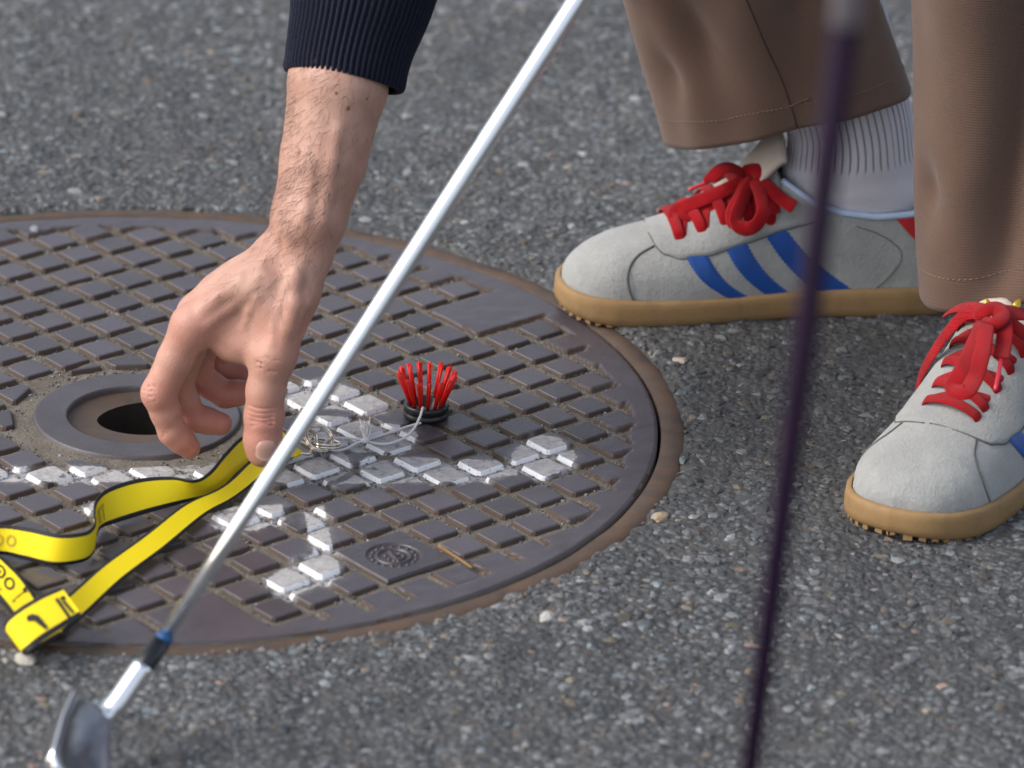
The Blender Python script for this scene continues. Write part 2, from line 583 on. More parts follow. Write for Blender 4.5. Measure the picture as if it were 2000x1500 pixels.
t = NT('groove_dirt')
p = t.pos()
n = t.noise(p, 55, 4)
f = t.noise(p, 900, 3, 0.7)
base = t.mix(t.ramp(n, [(0.3, 0.0), (0.7, 1.0)]), (0.105, 0.086, 0.068), (0.180, 0.158, 0.128))
base = t.mix(t.ramp(f, [(0.4, 0.0), (0.75, 0.8)]), base, (0.21, 0.19, 0.16))
pm = paint_mask(t)
base = t.mix(t.math('MULTIPLY', pm, t.ramp(t.noise(p, 240, 4), [(0.36, 0.0), (0.60, 0.75)])), base, (0.46, 0.46, 0.48))
t.set(color=base, rough=0.9, spec=0.25)
t.bump(t.math('ADD', t.math('MULTIPLY', f, 0.8), t.noise(p, 300, 3)), 0.8, 0.0016)
M_DIRT = t.m

cover = thing('manhole_cover', 'round dark iron manhole cover with raised square pads and white stencil paint', 'manhole cover', (0, 0, 0))

# --- rim: height field of the plain border with the groove ends and half pads running into it
NAr = 1500
rad = np.linspace(0.254, RC - 0.0006, 68)
ang = np.linspace(0, 2 * math.pi, NAr, endpoint=False)
R2, A2 = np.meshgrid(rad, ang, indexing='ij')
XY = np.stack([(R2 * np.cos(A2)).ravel(), (R2 * np.sin(A2)).ravel()], 1)
rel = XY - ORG
bb, aa = rel @ Bd, rel @ Ad
ci = np.round(bb / PITCH).astype(int)
cj = np.round(aa / PITCH).astype(int)
cb, ca = ci * PITCH, cj * PITCH
hb = np.full(len(bb), HT)
ha = np.full(len(bb), HT)
for (i, j), g in gmap.items():
    m = (ci == i) & (cj == j)
    if m.any():
        x = cell_rect(i, j)
        cb[m], ca[m], hb[m], ha[m] = x
d = np.maximum(np.abs(bb - cb) - hb, np.abs(aa - ca) - ha)
hp = -DEP * np.clip(d / SL, 0, 1)
merged = {}
def is_merged(i, j):
    if (i, j) not in merged:
        merged[(i, j)] = max(np.hypot(*c) for c in rect_corners(i, j, SL * 0.6)) > RB - 0.001
    return merged[(i, j)]
own = np.array([is_merged(int(i), int(j)) for i, j in zip(ci, cj)])
hp = np.where(own, hp, -DEP)
r_ = np.hypot(XY[:, 0], XY[:, 1])
rbv = RB + 0.0045 * vnoise(np.stack([ci * 1.0, cj * 1.0], 1), 0.73, 9)
hb_ = -DEP * np.clip((rbv - r_) / 0.003, 0, 1)
h = np.maximum(hp, hb_)
h += 0.00022 * vnoise(XY, 120, 3) + 0.0003 * vnoise(XY, 30, 8)
h -= 0.0012 * np.clip((r_ - (RC - 0.002)) / 0.0015, 0, 1)
V = np.column_stack([XY, h])
low = V[-NAr:].copy(); low[:, :2] *= 1.001; low[:, 2] = -0.03
V = np.vstack([V, low])
nr = len(rad) + 1
ii = np.arange(nr - 1)[:, None] * NAr
jj = np.arange(NAr)[None, :]
F = np.stack([(ii + jj), (ii + NAr + jj), (ii + NAr + (jj + 1) % NAr), (ii + (jj + 1) % NAr)], -1).reshape(-1, 4)
rim = fast_mesh('rim', V, F, [M_IRON, M_IRON_SIDE, M_DIRT], cover, smooth=True)
zf = V[F][:, :, 2].mean(1)
sp = V[F][:, :, 2].max(1) - V[F][:, :, 2].min(1)
mi = np.where(zf < -DEP * 0.86, 2, np.where((zf < -0.0008) & (sp > 0.0004), 1, 0))
rim.data.polygons.foreach_set('material_index', mi.astype(np.int32))

# --- groove floor
radf = np.linspace(0.060, 0.2548, 66)
NF = 900
ang = np.linspace(0, 2 * math.pi, NF, endpoint=False)
R2, A2 = np.meshgrid(radf, ang, indexing='ij')
XY = np.stack([(R2 * np.cos(A2)).ravel(), (R2 * np.sin(A2)).ravel()], 1)
h = -DEP + 0.0007 * vnoise(XY, 60, 11) + 0.0004 * vnoise(XY, 190, 12)
h[-NF:] = -DEP - 0.0004
V = np.column_stack([XY, h])
ii = np.arange(len(radf) - 1)[:, None] * NF
jj = np.arange(NF)[None, :]
F = np.stack([(ii + jj), (ii + NF + jj), (ii + NF + (jj + 1) % NF), (ii + (jj + 1) % NF)], -1).reshape(-1, 4)
fast_mesh('groove_floor', V, F, M_DIRT, cover, smooth=True)

# --- pads
def pad_mesh(name, poly):
    """poly: convex outline of the top, counter-clockwise (local)"""
    poly = [np.asarray(q, float) for q in poly]
    # cut the corners a little
    pts = []
    n = len(poly)
    for k in range(n):
        a, b, c = poly[k - 1], poly[k], poly[(k + 1) % n]
        cut = min(0.0013, 0.3 * np.linalg.norm(a - b), 0.3 * np.linalg.norm(c - b))
        pts += [b + unit(a - b) * cut, b + unit(c - b) * cut]
    n = len(pts)
    cen = np.mean(pts, 0)
    def off(dist):
        out = []
        for k in range(n):
            a, b, c = pts[k - 1], pts[k], pts[(k + 1) % n]
            e1, e2 = unit(b - a), unit(c - b)
            n1, n2 = np.array([e1[1], -e1[0]]), np.array([e2[1], -e2[0]])
            m = unit(n1 + n2)
            out.append(b + m * dist / max(0.5, m @ n1))
        return out
    rings = [(off(SL), -DEP - 0.001), (off(0.0004), -0.0008), (off(0.0), -0.0002), (off(-0.0009), 0.0)]
    V, F, mi = [], [], []
    for q, z in rings:
        V += [(x[0], x[1], z) for x in q]
    for r in range(3):
        for k in range(n):
            k2 = (k + 1) % n
            F.append((r * n + k, r * n + k2, (r + 1) * n + k2, (r + 1) * n + k))
            mi.append(1 if r == 0 else 0)
    F.append(tuple(3 * n + k for k in range(n)))
    mi.append(0)
    return mesh_data(name, V, F, (M_IRON, M_IRON_SIDE), False, mi)

sq = [lat_xy(sb * HT, sa * HT) - ORG for sb, sa in ((-1, -1), (-1, 1), (1, 1), (1, -1))]
if sum(sq[k][0] * sq[(k + 1) % 4][1] - sq[(k + 1) % 4][0] * sq[k][1] for k in range(4)) < 0:
    sq = sq[::-1]
PAD = pad_mesh('pad', sq)

def clip(poly, n, c):
    """keep n.p >= c"""
    out = []
    for k in range(len(poly)):
        a, b = poly[k], poly[(k + 1) % len(poly)]
        da, db = n @ a - c, n @ b - c
        if da >= 0:
            out.append(a)
        if da * db < 0:
            out.append(a + (b - a) * da / (da - db))
    return out

RCLR = 0.0835
npad = 0
for i in range(-18, 14):
    for j in range(-22, 8):
        if (i, j) in gmap:
            continue
        if is_merged(i, j):
            continue
        c = lat_xy(i * PITCH, j * PITCH)
        rel = c - RING_C
        dist = np.hypot(*rel)
        if dist < RCLR - 0.007:
            continue
        corners = [s_ + c for s_ in sq]
        if min(np.hypot(*(q - RING_C)) for q in corners) < RCLR:
            nn = rel / dist
            poly = clip([q - c for q in corners], nn, RCLR + nn @ RING_C - nn @ c)
            if len(poly) < 3:
                continue
            ar = 0.5 * abs(sum(poly[k][0] * poly[(k + 1) % len(poly)][1] - poly[(k + 1) % len(poly)][0] * poly[k][1] for k in range(len(poly))))
            if ar < 5e-5:
                continue
            me = pad_mesh('pad', poly)
        else:
            me = PAD
        o = bpy.data.objects.new('pad', me)
        o.location = (c[0] + rng.normal(0, 0.00025), c[1] + rng.normal(0, 0.00025), rng.normal(0, 0.0002))
        s_ = rng.normal(1, 0.012)
        o.scale = (s_, s_, 1)
        o.rotation_euler = (rng.normal(0, 0.006), rng.normal(0, 0.006), rng.normal(0, 0.012))
        link(o, cover)
        npad += 1

# --- the emblem pad: a height field with a round sunken badge
(i0, i1), (j0, j1) = groups[1]
cb, ca, hb, ha = cell_rect(i0, j0)
cE = lat_xy(cb, ca)
NG = 120
ext = hb + SL
gs = np.linspace(-ext, ext, NG)
GB, GA = np.meshgrid(gs, gs, indexing='ij')
d = np.maximum(np.abs(GB) - hb, np.abs(GA) - ha)
H = -(DEP + 0.001) * np.clip(d / SL, 0, 1)
# badge axes: upright for a reader standing at the near side
bx = np.array([0.94, 0.34]); by = np.array([-0.34, 0.94])
PX = GB[..., None] * Bd + GA[..., None] * Ad
U, W = PX @ bx, PX @ by
rE = np.hypot(U, W)
aE = np.arctan2(W, U)
def sunk(mask_d, depth):
    return -depth * np.clip(0.5 - mask_d / 0.0009, 0, 1)
band = np.abs(rE - 0.0145) - 0.0028
inner = rE - 0.0098
E_ = np.minimum(sunk(band, 0.0014), sunk(inner, 0.0014))
k = np.round((aE + 0.2) / (2 * math.pi / 17))
ak = k * 2 * math.pi / 17 - 0.2
dots = np.hypot(U - 0.0143 * np.cos(ak), W - 0.0143 * np.sin(ak)) - 0.0011
E_ = np.maximum(E_, -0.0014 + 0.0012 * np.clip(0.5 - dots / 0.0008, 0, 1) * (rE > 0.0115) * (rE < 0.0175)) if True else E_
bar = np.maximum(np.abs(U + 0.000) - 0.0009, np.abs(W) - 0.0085)
arc = np.maximum(np.abs(np.hypot(U - 0.0005, W + 0.001) - 0.0055) - 0.0008, -U)
top = np.maximum(np.abs(W - 0.0005) - 0.0007, np.abs(U - 0.003) - 0.0026)
lett = np.minimum(np.minimum(bar, arc), top)
for (du, dw) in ((-0.0045, 0.003), (-0.0045, -0.003), (-0.002, -0.0055)):
    lett = np.minimum(lett, np.hypot(U - du, W - dw) - 0.0010)
E_ = np.where(rE < 0.0098, np.maximum(E_, -0.0014 + 0.0013 * np.clip(0.5 - lett / 0.0008, 0, 1)), E_)
H = H + np.where(rE < 0.0185, E_, 0)
XYE = cE + PX.reshape(-1, 2)
H = H.ravel() + 0.0001 * vnoise(XYE, 200, 4)
V = np.column_stack([XYE, H])
F = np.array(grid_faces(NG, NG))
emb = fast_mesh('emblem_pad', V, F[:, ::-1] if np.cross(Bd, Ad) < 0 else F, [M_IRON, M_IRON_SIDE], cover, smooth=True)
zf = H[F].max(1) - H[F].min(1)
emb.data.polygons.foreach_set('material_index', ((H[F].mean(1) < -0.0018)).astype(np.int32))
emb['label'] = 'large square pad with a round cast badge'

# --- key ring in the middle with its hole
prof = [(0.0705, -DEP - 0.002), (0.0695, -DEP - 0.0002), (0.0688, -0.0014), (0.0684, -0.0006), (0.0679, -0.0002), (0.0673, -0.0001), (0.0668, -0.0001), (0.0482, -0.0001), (0.0477, -0.0001), (0.0472, -0.0003), (0.0468, -0.0008), (0.0464, -0.0020), (0.0461, -0.0062)]
V, F = lathe(prof, 120, RING_C)
mk('key_ring', V, [f[::-1] for f in F], M_IRON_RING, cover)
n = 120
hc = gz(302, 818, -0.008)[:2]
hole = []
for k in range(n):
    a = 2 * math.pi * k / n
    ca_, sa_ = math.cos(a), math.sin(a)
    x = 0.0385 * np.sign(ca_) * abs(ca_) ** 0.95
    y = 0.0270 * np.sign(sa_) * abs(sa_) ** 1.15
    hole.append(hc + np.array([x, y + 0.12 * x]))
V, F = [], []
for k in range(n):
    a = 2 * math.pi * k / n
    V.append((RING_C[0] + 0.0462 * math.cos(a), RING_C[1] + 0.0462 * math.sin(a), -0.0045))
for k in range(n):
    q = 0.5 * np.array(V[k][:2]) + 0.5 * hole[k]
    V.append((q[0], q[1], -0.0068))
for k in range(n):
    V.append((hole[k][0], hole[k][1], -0.0075))
F = grid_faces(3, n, wrap=True)
mk('ring_recess', V, [f[::-1] for f in F] if False else F, M_RECESS, cover)
V = [(h_[0], h_[1], -0.0072) for h_ in hole] + [(h_[0], h_[1], -0.010) for h_ in hole] + [(hc[0] + 1.15 * (h_[0] - hc[0]), hc[1] + 1.15 * (h_[1] - hc[1]), -0.055) for h_ in hole]
F = grid_faces(3, n, wrap=True) + [tuple(2 * n + k for k in range(n))]
mk('key_hole', V, F, M_HOLE, cover)

# --- grit lying in the grooves
NGt = 9000
a = rng.uniform(0, 2 * math.pi, NGt * 3)
r_ = 0.34 * np.sqrt(rng.random(NGt * 3))
XY = np.stack([r_ * np.cos(a), r_ * np.sin(a)], 1)
rel = XY - ORG
fb = np.abs((rel @ Bd / PITCH + 0.5) % 1 - 0.5) * PITCH
fa = np.abs((rel @ Ad / PITCH + 0.5) % 1 - 0.5) * PITCH
ring_d = np.hypot(XY[:, 0] - RING_C[0], XY[:, 1] - RING_C[1])
ok = ((np.maximum(fb, fa) > HT + SL * 0.7) & (ring_d > 0.084) & (r_ < RB - 0.006)) | ((ring_d > 0.0735) & (ring_d < 0.0815))
ci = np.round(rel @ Bd / PITCH).astype(int); cj = np.round(rel @ Ad / PITCH).astype(int)
ok &= ~np.array([(int(i), int(j)) in gmap for i, j in zip(ci, cj)])
XY = XY[ok][:NGt]
size = rng.gamma(2.0, 0.00022, len(XY)) + 0.00025
tt = stone_tints(len(XY)) * 1.1
grit = stones('grit', XY, size, np.full(len(XY), -DEP + 0.0004) + size * 0.3, tt, M_AGG, cover, flat=0.8)

# --- the frame the cover sits in
frame_prof = [(RC + 0.0014, -0.03), (RC + 0.0016, -0.0022), (RC + 0.0024, -0.0010), (RC + 0.0150, -0.0010), (RC + 0.0175, -0.0026), (RC + 0.030, -0.012)]
V, F = lathe(frame_prof, 360)
V = np.array(V)
V[:, 2] += np.where(V[:, 2] > -0.02, 0.0005 * vnoise(V[:, :2], 40, 21), 0)
fr = mk('manhole_surround', V, F, M_FRAME, None)
tag(fr, 'rust brown iron ring set in the asphalt around the manhole cover', 'iron ring')
V, F = lathe([(RC - 0.004, -0.0305), (RC + 0.006, -0.0305)], 120)
mk('frame_ledge', V, F, M_HOLE, fr)
# ------------------------------------------------------------------ person
person = thing('person', 'person in navy sweater, brown trousers and sneakers with red laces, bending to the lanyard', 'person', (0.56, 0.08, 0.0))
PLOC = np.array([0.56, 0.08, 0.0])

def pk(name, V, F, mats, parent, **kw):
    """mesh under the person (or a part of the person): world verts, parents sit at PLOC"""
    V = np.asarray(V, float) - PLOC
    return mk(name, V, F, mats, parent, **kw)

t = NT('skin')
p = t.pos()
flush = t.attr('flush')
n1 = t.noise(p, 45, 4)
n2 = t.noise(p, 260, 4, 0.6)
base = t.mix(t.ramp(n1, [(0.3, 0.0), (0.7, 1.0)]), (0.375, 0.208, 0.155), (0.505, 0.308, 0.238))
base = t.mix(t.math('MULTIPLY', flush, 0.75), base, (0.46, 0.175, 0.130))
base = t.mix(t.ramp(n2, [(0.58, 0.0), (0.75, 0.30)]), base, (0.36, 0.14, 0.095))
fr_ = t.voro(p, 130)
base = t.mix(t.math('MULTIPLY', t.ramp(fr_, [(0.06, 1.0), (0.10, 0.0)]), t.ramp(t.noise(p, 33, 2), [(0.60, 0.0), (0.66, 0.5)])), base, (0.20, 0.085, 0.045))
t.set(color=base, rough=t.ramp(n2, [(0.3, 0.42), (0.7, 0.56)]), spec=0.42, sss=0.06)
t.b.inputs['Subsurface Radius'].default_value = (1.0, 0.35, 0.2)
t.b.inputs['Subsurface Scale'].default_value = 0.0035
pores = t.voro(p, 900)
wr = t.attr('crease')
lines = t.voro(p, 420, feature='DISTANCE_TO_EDGE')
hgt = t.math('ADD', t.math('ADD', t.math('MULTIPLY', pores, 0.5), t.math('MULTIPLY', t.ramp(lines, [(0.0, 0.0), (0.12, 1.0)]), 0.35)), t.math('MULTIPLY', wr, -3.0))
t.bump(hgt, 0.34, 0.0008)
M_SKIN = t.m

H_ = 0.0011
lo = np.array([-0.012, -0.150, -0.004])
hi = np.array([0.215, 0.055, 0.318])
dims = np.ceil((hi - lo) / H_).astype(int) + 1
ax = [lo[k] + np.arange(dims[k]) * H_ for k in range(3)]

def new_field():
    return np.full(dims, 1.0, dtype=np.float32)

def window(pts, pad):
    a = np.maximum(((np.min(pts, 0) - pad - lo) / H_).astype(int), 0)
    b = np.minimum(((np.max(pts, 0) + pad - lo) / H_).astype(int) + 2, dims)
    return tuple(slice(int(x), int(y)) for x, y in zip(a, b))

def smin(a, b, k):
    if k <= 0:
        return np.minimum(a, b)
    h = np.maximum(k - np.abs(a - b), 0) / k
    return np.minimum(a, b) - h * h * k * 0.25

def cone(Fd, a, b, ra, rb, k=0.004, squash=None):
    """add a tapered capsule; squash=(axis vector, factor) widens it along an axis"""
    a, b = np.asarray(a, float), np.asarray(b, float)
    fac = squash[1] if squash else 1.0
    w = window(np.array([a, b]), max(ra, rb) * max(1, fac) + k + 0.012)
    X, Y, Zz = np.meshgrid(ax[0][w[0]], ax[1][w[1]], ax[2][w[2]], indexing='ij')
    ba = b - a
    L = max(ba @ ba, 1e-9)
    px, py, pz = X - a[0], Y - a[1], Zz - a[2]
    tt = np.clip((px * ba[0] + py * ba[1] + pz * ba[2]) / L, 0, 1)
    vx, vy, vz = px - tt * ba[0], py - tt * ba[1], pz - tt * ba[2]
    d2 = vx * vx + vy * vy + vz * vz
    if squash:
        n = unit(squash[0])
        c = vx * n[0] + vy * n[1] + vz * n[2]
        d2 = d2 - c * c + (c / fac) ** 2
    d = np.sqrt(d2) - (ra + (rb - ra) * tt)
    Fd[w] = smin(Fd[w], d.astype(np.float32), k)

def carve(Fd, pts, r, k=0.002):
    """press a soft groove along pts"""
    pts = np.asarray(pts)
    for a, b in zip(pts[:-1], pts[1:]):
        w = window(np.array([a, b]), r + k + 0.004)
        X, Y, Zz = np.meshgrid(ax[0][w[0]], ax[1][w[1]], ax[2][w[2]], indexing='ij')
        ba = b - a
        L = max(ba @ ba, 1e-9)
        tt = np.clip(((X - a[0]) * ba[0] + (Y - a[1]) * ba[1] + (Zz - a[2]) * ba[2]) / L, 0, 1)
        d = np.sqrt((X - a[0] - tt * ba[0]) ** 2 + (Y - a[1] - tt * ba[1]) ** 2 + (Zz - a[2] - tt * ba[2]) ** 2) - r
        Fd[w] = -smin(-Fd[w], d.astype(np.float32), k)

mm = 0.001
A = at
palm = new_field()
# forearm: radius and ulna sides, wider in depth than across
fa0, fa1, fa2, fa3, fa4 = A(712, -60, -0.020), A(661, 160, -0.050), A(632, 310, -0.068), A(603, 425, -0.082), A(588, 492, -0.086)
sqy = (np.array([0.0, 1.0, -0.25]), 1.22)
cone(palm, fa0, A(672, 120, -0.046), 22 * mm, 27.0 * mm, 0, sqy)
cone(palm, A(672, 120, -0.046), fa1, 27.0 * mm, 32.0 * mm, 4 * mm, sqy)
cone(palm, fa1, fa2, 32.0 * mm, 27.5 * mm, 4 * mm, sqy)
cone(palm, fa2, fa3, 27.5 * mm, 23.6 * mm, 4 * mm, sqy)
cone(palm, fa3, fa4, 23.6 * mm, 20.5 * mm, 6 * mm, sqy)
# ulna head and wrist
cone(palm, A(560, 455, -0.052), A(548, 492, -0.054), 12 * mm, 13 * mm, 10 * mm)
cone(palm, A(545, 500, -0.082), A(556, 520, -0.082), 15.5 * mm, 16 * mm, 10 * mm)
# metacarpals, index to little
mc = [((556, 528, -0.098), (378, 636, -0.104), 17.5, 13.2), ((536, 520, -0.084), (388, 616, -0.082), 18.0, 13.5),
      ((535, 520, -0.068), (402, 610, -0.061), 17.0, 12.5), ((545, 525, -0.055), (424, 612, -0.042), 16.0, 11.5)]
for a_, b_, r0, r1 in mc:
    cone(palm, A(*a_), A(*b_), r0 * mm, r1 * mm, 9 * mm)
cone(palm, A(470, 560, -0.088), A(440, 580, -0.086), 15 * mm, 15 * mm, 14 * mm)
# flesh between thumb and index, and the ball of the thumb
cone(palm, A(520, 588, -0.106), A(448, 668, -0.104), 18 * mm, 12.0 * mm, 12 * mm)
cone(palm, A(548, 600, -0.108), A(490, 676, -0.110), 17 * mm, 11.5 * mm, 12 * mm)
cone(palm, A(575, 575, -0.085), A(548, 650, -0.095), 14 * mm, 14 * mm, 12 * mm)
# thumb
th = [A(582, 566, -0.106), A(534, 694, -0.120), A(516, 812, -0.122), A(513, 881, -0.124)]
cone(palm, A(598, 500, -0.098), th[0], 14.0 * mm, 13.2 * mm, 10 * mm)
cone(palm, th[0], th[1], 13.2 * mm, 14.2 * mm, 8 * mm)
thumb = new_field()
cone(thumb, th[1], A(519, 762, -0.121), 14.3 * mm, 12.2 * mm, 0)
cone(thumb, A(519, 762, -0.121), th[2], 12.2 * mm, 12.6 * mm, 4 * mm)
cone(thumb, th[2], A(513, 862, -0.1235), 12.4 * mm, 12.0 * mm, 4 * mm)
cone(thumb, A(513, 860, -0.1235), th[3], 11.9 * mm, 10.6 * mm, 4 * mm)
# extensor tendons
cone(palm, A(566, 470, -0.104), A(585, 590, -0.121), 4.5 * mm, 4.0 * mm, 9 * mm)
cone(palm, A(585, 590, -0.1205), A(540, 690, -0.128), 3.8 * mm, 4.5 * mm, 8 * mm)
cone(palm, A(520, 535, -0.112), A(385, 622, -0.108), 4.0 * mm, 4.5 * mm, 10 * mm)
cone(palm, A(500, 516, -0.088), A(380, 598, -0.084), 4.0 * mm, 4.2 * mm, 9 * mm)
field = smin(palm, thumb, 6 * mm)

def finger(pts, rad, kj=3.0):
    f = new_field()
    for q in range(len(pts) - 1):
        a_, b_ = A(*pts[q]), A(*pts[q + 1])
        m_ = 0.5 * (a_ + b_)
        rm = 0.5 * (rad[q] + rad[q + 1]) * (0.95 if q < len(pts) - 2 else 1.02)
        cone(f, a_, m_, rad[q] * mm, rm * mm, kj * mm if q else 0)
        cone(f, m_, b_, rm * mm, rad[q + 1] * mm, kj * mm)
    return f

idx = finger([(375, 634, -0.104), (310, 768, -0.107), (337, 843, -0.106), (369, 874, -0.105)], [13.2, 11.3, 9.3, 7.6])
mid_ = finger([(388, 616, -0.082), (345, 752, -0.083), (376, 815, -0.083), (431, 828, -0.086)], [13.0, 10.8, 9.2, 7.6])
rng_ = finger([(402, 610, -0.061), (386, 736, -0.060), (440, 770, -0.062), (484, 765, -0.064)], [12.0, 10.0, 8.8, 7.4])
lit_ = finger([(424, 612, -0.042), (422, 716, -0.040), (462, 730, -0.040), (492, 738, -0.043)], [11.0, 8.8, 7.6, 6.6])
for f, k in ((idx, 7), (mid_, 5), (rng_, 5), (lit_, 5)):
    pass
fing = smin(smin(idx, mid_, 0.8 * mm), smin(rng_, lit_, 0.8 * mm), 0.8 * mm)
field = smin(field, fing, 6.5 * mm)
# creases on the finger's inner side and behind the thumb joint
carve(field, [A(326, 786, -0.121), A(338, 778, -0.118), A(352, 768, -0.112)], 1.0 * mm, 1.6 * mm)
carve(field, [A(335, 832, -0.118), A(347, 822, -0.116), A(356, 815, -0.11)], 0.8 * mm, 1.4 * mm)
for vv, rr_ in ((803, 0.5), (812, 0.8), (820, 0.8), (829, 0.5)):
    carve(field, [A(492, vv + 3, -0.1325), A(505, vv, -0.1352), A(518, vv - 1, -0.1355), A(532, vv + 2, -0.1335)], rr_ * mm, 1.5 * mm)
carve(field, [A(590, 640, -0.118), A(584, 668, -0.118), A(578, 690, -0.117)], 0.6 * mm, 1.2 * mm)
carve(field, [A(600, 620, -0.114), A(594, 645, -0.114)], 0.6 * mm, 1.2 * mm)
carve(field, [A(395, 700, -0.113), A(415, 708, -0.112)], 1.4 * mm, 2.0 * mm)

def surf(u, v, depth=0.0):
    """first point of the hand seen at (u, v), moved depth inwards"""
    d = unit(A(u, v, -0.2) - CAM_C)
    s0 = (A(u, v, -0.16) - CAM_C) @ d
    for k in range(700):
        q = CAM_C + d * (s0 + k * 0.0003)
        g = ((q - lo) / H_).astype(int)
        if (g < 0).any() or (g >= dims).any():
            continue
        if field[g[0], g[1], g[2]] < 0:
            return q + d * depth
    return None
def ridge(pts, r, depth, k):
    q = [surf(u, v, depth) for u, v in pts]
    for a, b in zip(q[:-1], q[1:]):
        if a is not None and b is not None:
            cone(field, a, b, r, r, k)
def dent(u, v, r, depth, k=0.004):
    q = surf(u, v, -(r - depth))
    if q is not None:
        carve(field, np.array([q, q + np.array([0, 0, 1e-5])]), r, k)
def crease_px(pts, r=0.0006, k=0.0012):
    q = [surf(u, v, 0.0) for u, v in pts]
    q = np.array([x for x in q if x is not None])
    if len(q) > 1:
        carve(field, q, r, k)
# hollows beside the thumb tendon and at the wrist, veins and tendons, small folds
dent(541, 500, 0.014, 0.0016, 0.006)
dent(520, 590, 0.020, 0.0009, 0.008)
dent(455, 640, 0.020, 0.0010, 0.008)
dent(598, 560, 0.014, 0.0012, 0.006)
ridge([(566, 455), (572, 500), (578, 545), (574, 590), (562, 640)], 0.0030, 0.0020, 0.006)
ridge([(524, 556), (505, 580), (488, 606), (478, 640)], 0.0014, 0.0014, 0.004)
ridge([(560, 560), (548, 600), (535, 640), (532, 672)], 0.0014, 0.0015, 0.004)
ridge([(610, 320), (604, 370), (596, 420), (586, 462)], 0.0018, 0.0021, 0.005)
ridge([(660, 250), (648, 320), (638, 380), (630, 430)], 0.0020, 0.0024, 0.006)
ridge([(470, 545), (430, 575), (398, 600)], 0.0022, 0.0020, 0.006)
ridge([(500, 560), (450, 600), (405, 634)], 0.0018, 0.0018, 0.005)
for x0, y0 in ((505, 706), (510, 716), (520, 698), (528, 724), (540, 702)):
    crease_px([(x0 - 8, y0 + 3), (x0, y0), (x0 + 9, y0 + 3)], 0.0004, 0.0010)
for y0 in (752, 762, 772, 781):
    crease_px([(280, y0), (292, y0 + 3), (304, y0 + 2)], 0.0004, 0.0010)
for y0 in (842, 850):
    crease_px([(312, y0 + 4), (322, y0 + 1), (332, y0 - 6)], 0.0004, 0.0010)
crease_px([(600, 610), (592, 640), (584, 662)], 0.0006, 0.0014)
crease_px([(606, 630), (594, 668), (583, 690)], 0.0005, 0.0012)
crease_px([(578, 640), (590, 600)], 0.0004, 0.0010)
crease_px([(395, 702), (412, 706), (432, 712), (452, 716)], 0.0006, 0.0014)

def surface_nets(Fd):
    s = Fd < 0
    c = np.zeros(np.array(Fd.shape) - 1, dtype=np.int8)
    for dx in (0, 1):
        for dy in (0, 1):
            for dz in (0, 1):
                c += s[dx:Fd.shape[0] - 1 + dx, dy:Fd.shape[1] - 1 + dy, dz:Fd.shape[2] - 1 + dz]
    act = (c > 0) & (c < 8)
    I = np.argwhere(act)
    ids = np.full(act.shape, -1, dtype=np.int64)
    ids[act] = np.arange(len(I))
    acc = np.zeros((len(I), 3))
    cnt = np.zeros(len(I))
    for axis in range(3):
        o1, o2 = [k for k in range(3) if k != axis]
        for d1 in (0, 1):
            for d2 in (0, 1):
                a = np.zeros(3, int); a[o1] = d1; a[o2] = d2
                b = a.copy(); b[axis] = 1
                fa_ = Fd[I[:, 0] + a[0], I[:, 1] + a[1], I[:, 2] + a[2]]
                fb_ = Fd[I[:, 0] + b[0], I[:, 1] + b[1], I[:, 2] + b[2]]
                m = (fa_ < 0) != (fb_ < 0)
                tt = np.where(m, fa_ / np.where(m, fa_ - fb_, 1), 0)
                pt = np.tile(a.astype(float), (len(I), 1))
                pt[:, axis] = tt
                acc[m] += pt[m]
                cnt[m] += 1
    V = lo + (I + acc / cnt[:, None]) * H_
    Q = []
    for axis in range(3):
        o1, o2 = (axis + 1) % 3, (axis + 2) % 3
        sl0 = [slice(None)] * 3; sl1 = [slice(None)] * 3
        sl0[axis] = slice(0, -1); sl1[axis] = slice(1, None)
        ch = s[tuple(sl0)] != s[tuple(sl1)]
        E = np.argwhere(ch)
        ok = (E[:, o1] > 0) & (E[:, o2] > 0) & (E[:, o1] < Fd.shape[o1] - 1) & (E[:, o2] < Fd.shape[o2] - 1)
        E = E[ok]
        ins = s[E[:, 0], E[:, 1], E[:, 2]]
        u = np.zeros(3, int); u[o1] = 1
        w = np.zeros(3, int); w[o2] = 1
        g = lambda e: ids[e[:, 0], e[:, 1], e[:, 2]]
        q = np.stack([g(E - u - w), g(E - w), g(E), g(E - u)], 1)
        q[~ins] = q[~ins][:, ::-1]
        Q.append(q)
    Q = np.concatenate(Q)
    return V, Q[(Q >= 0).all(1)]

V, F = surface_nets(field)
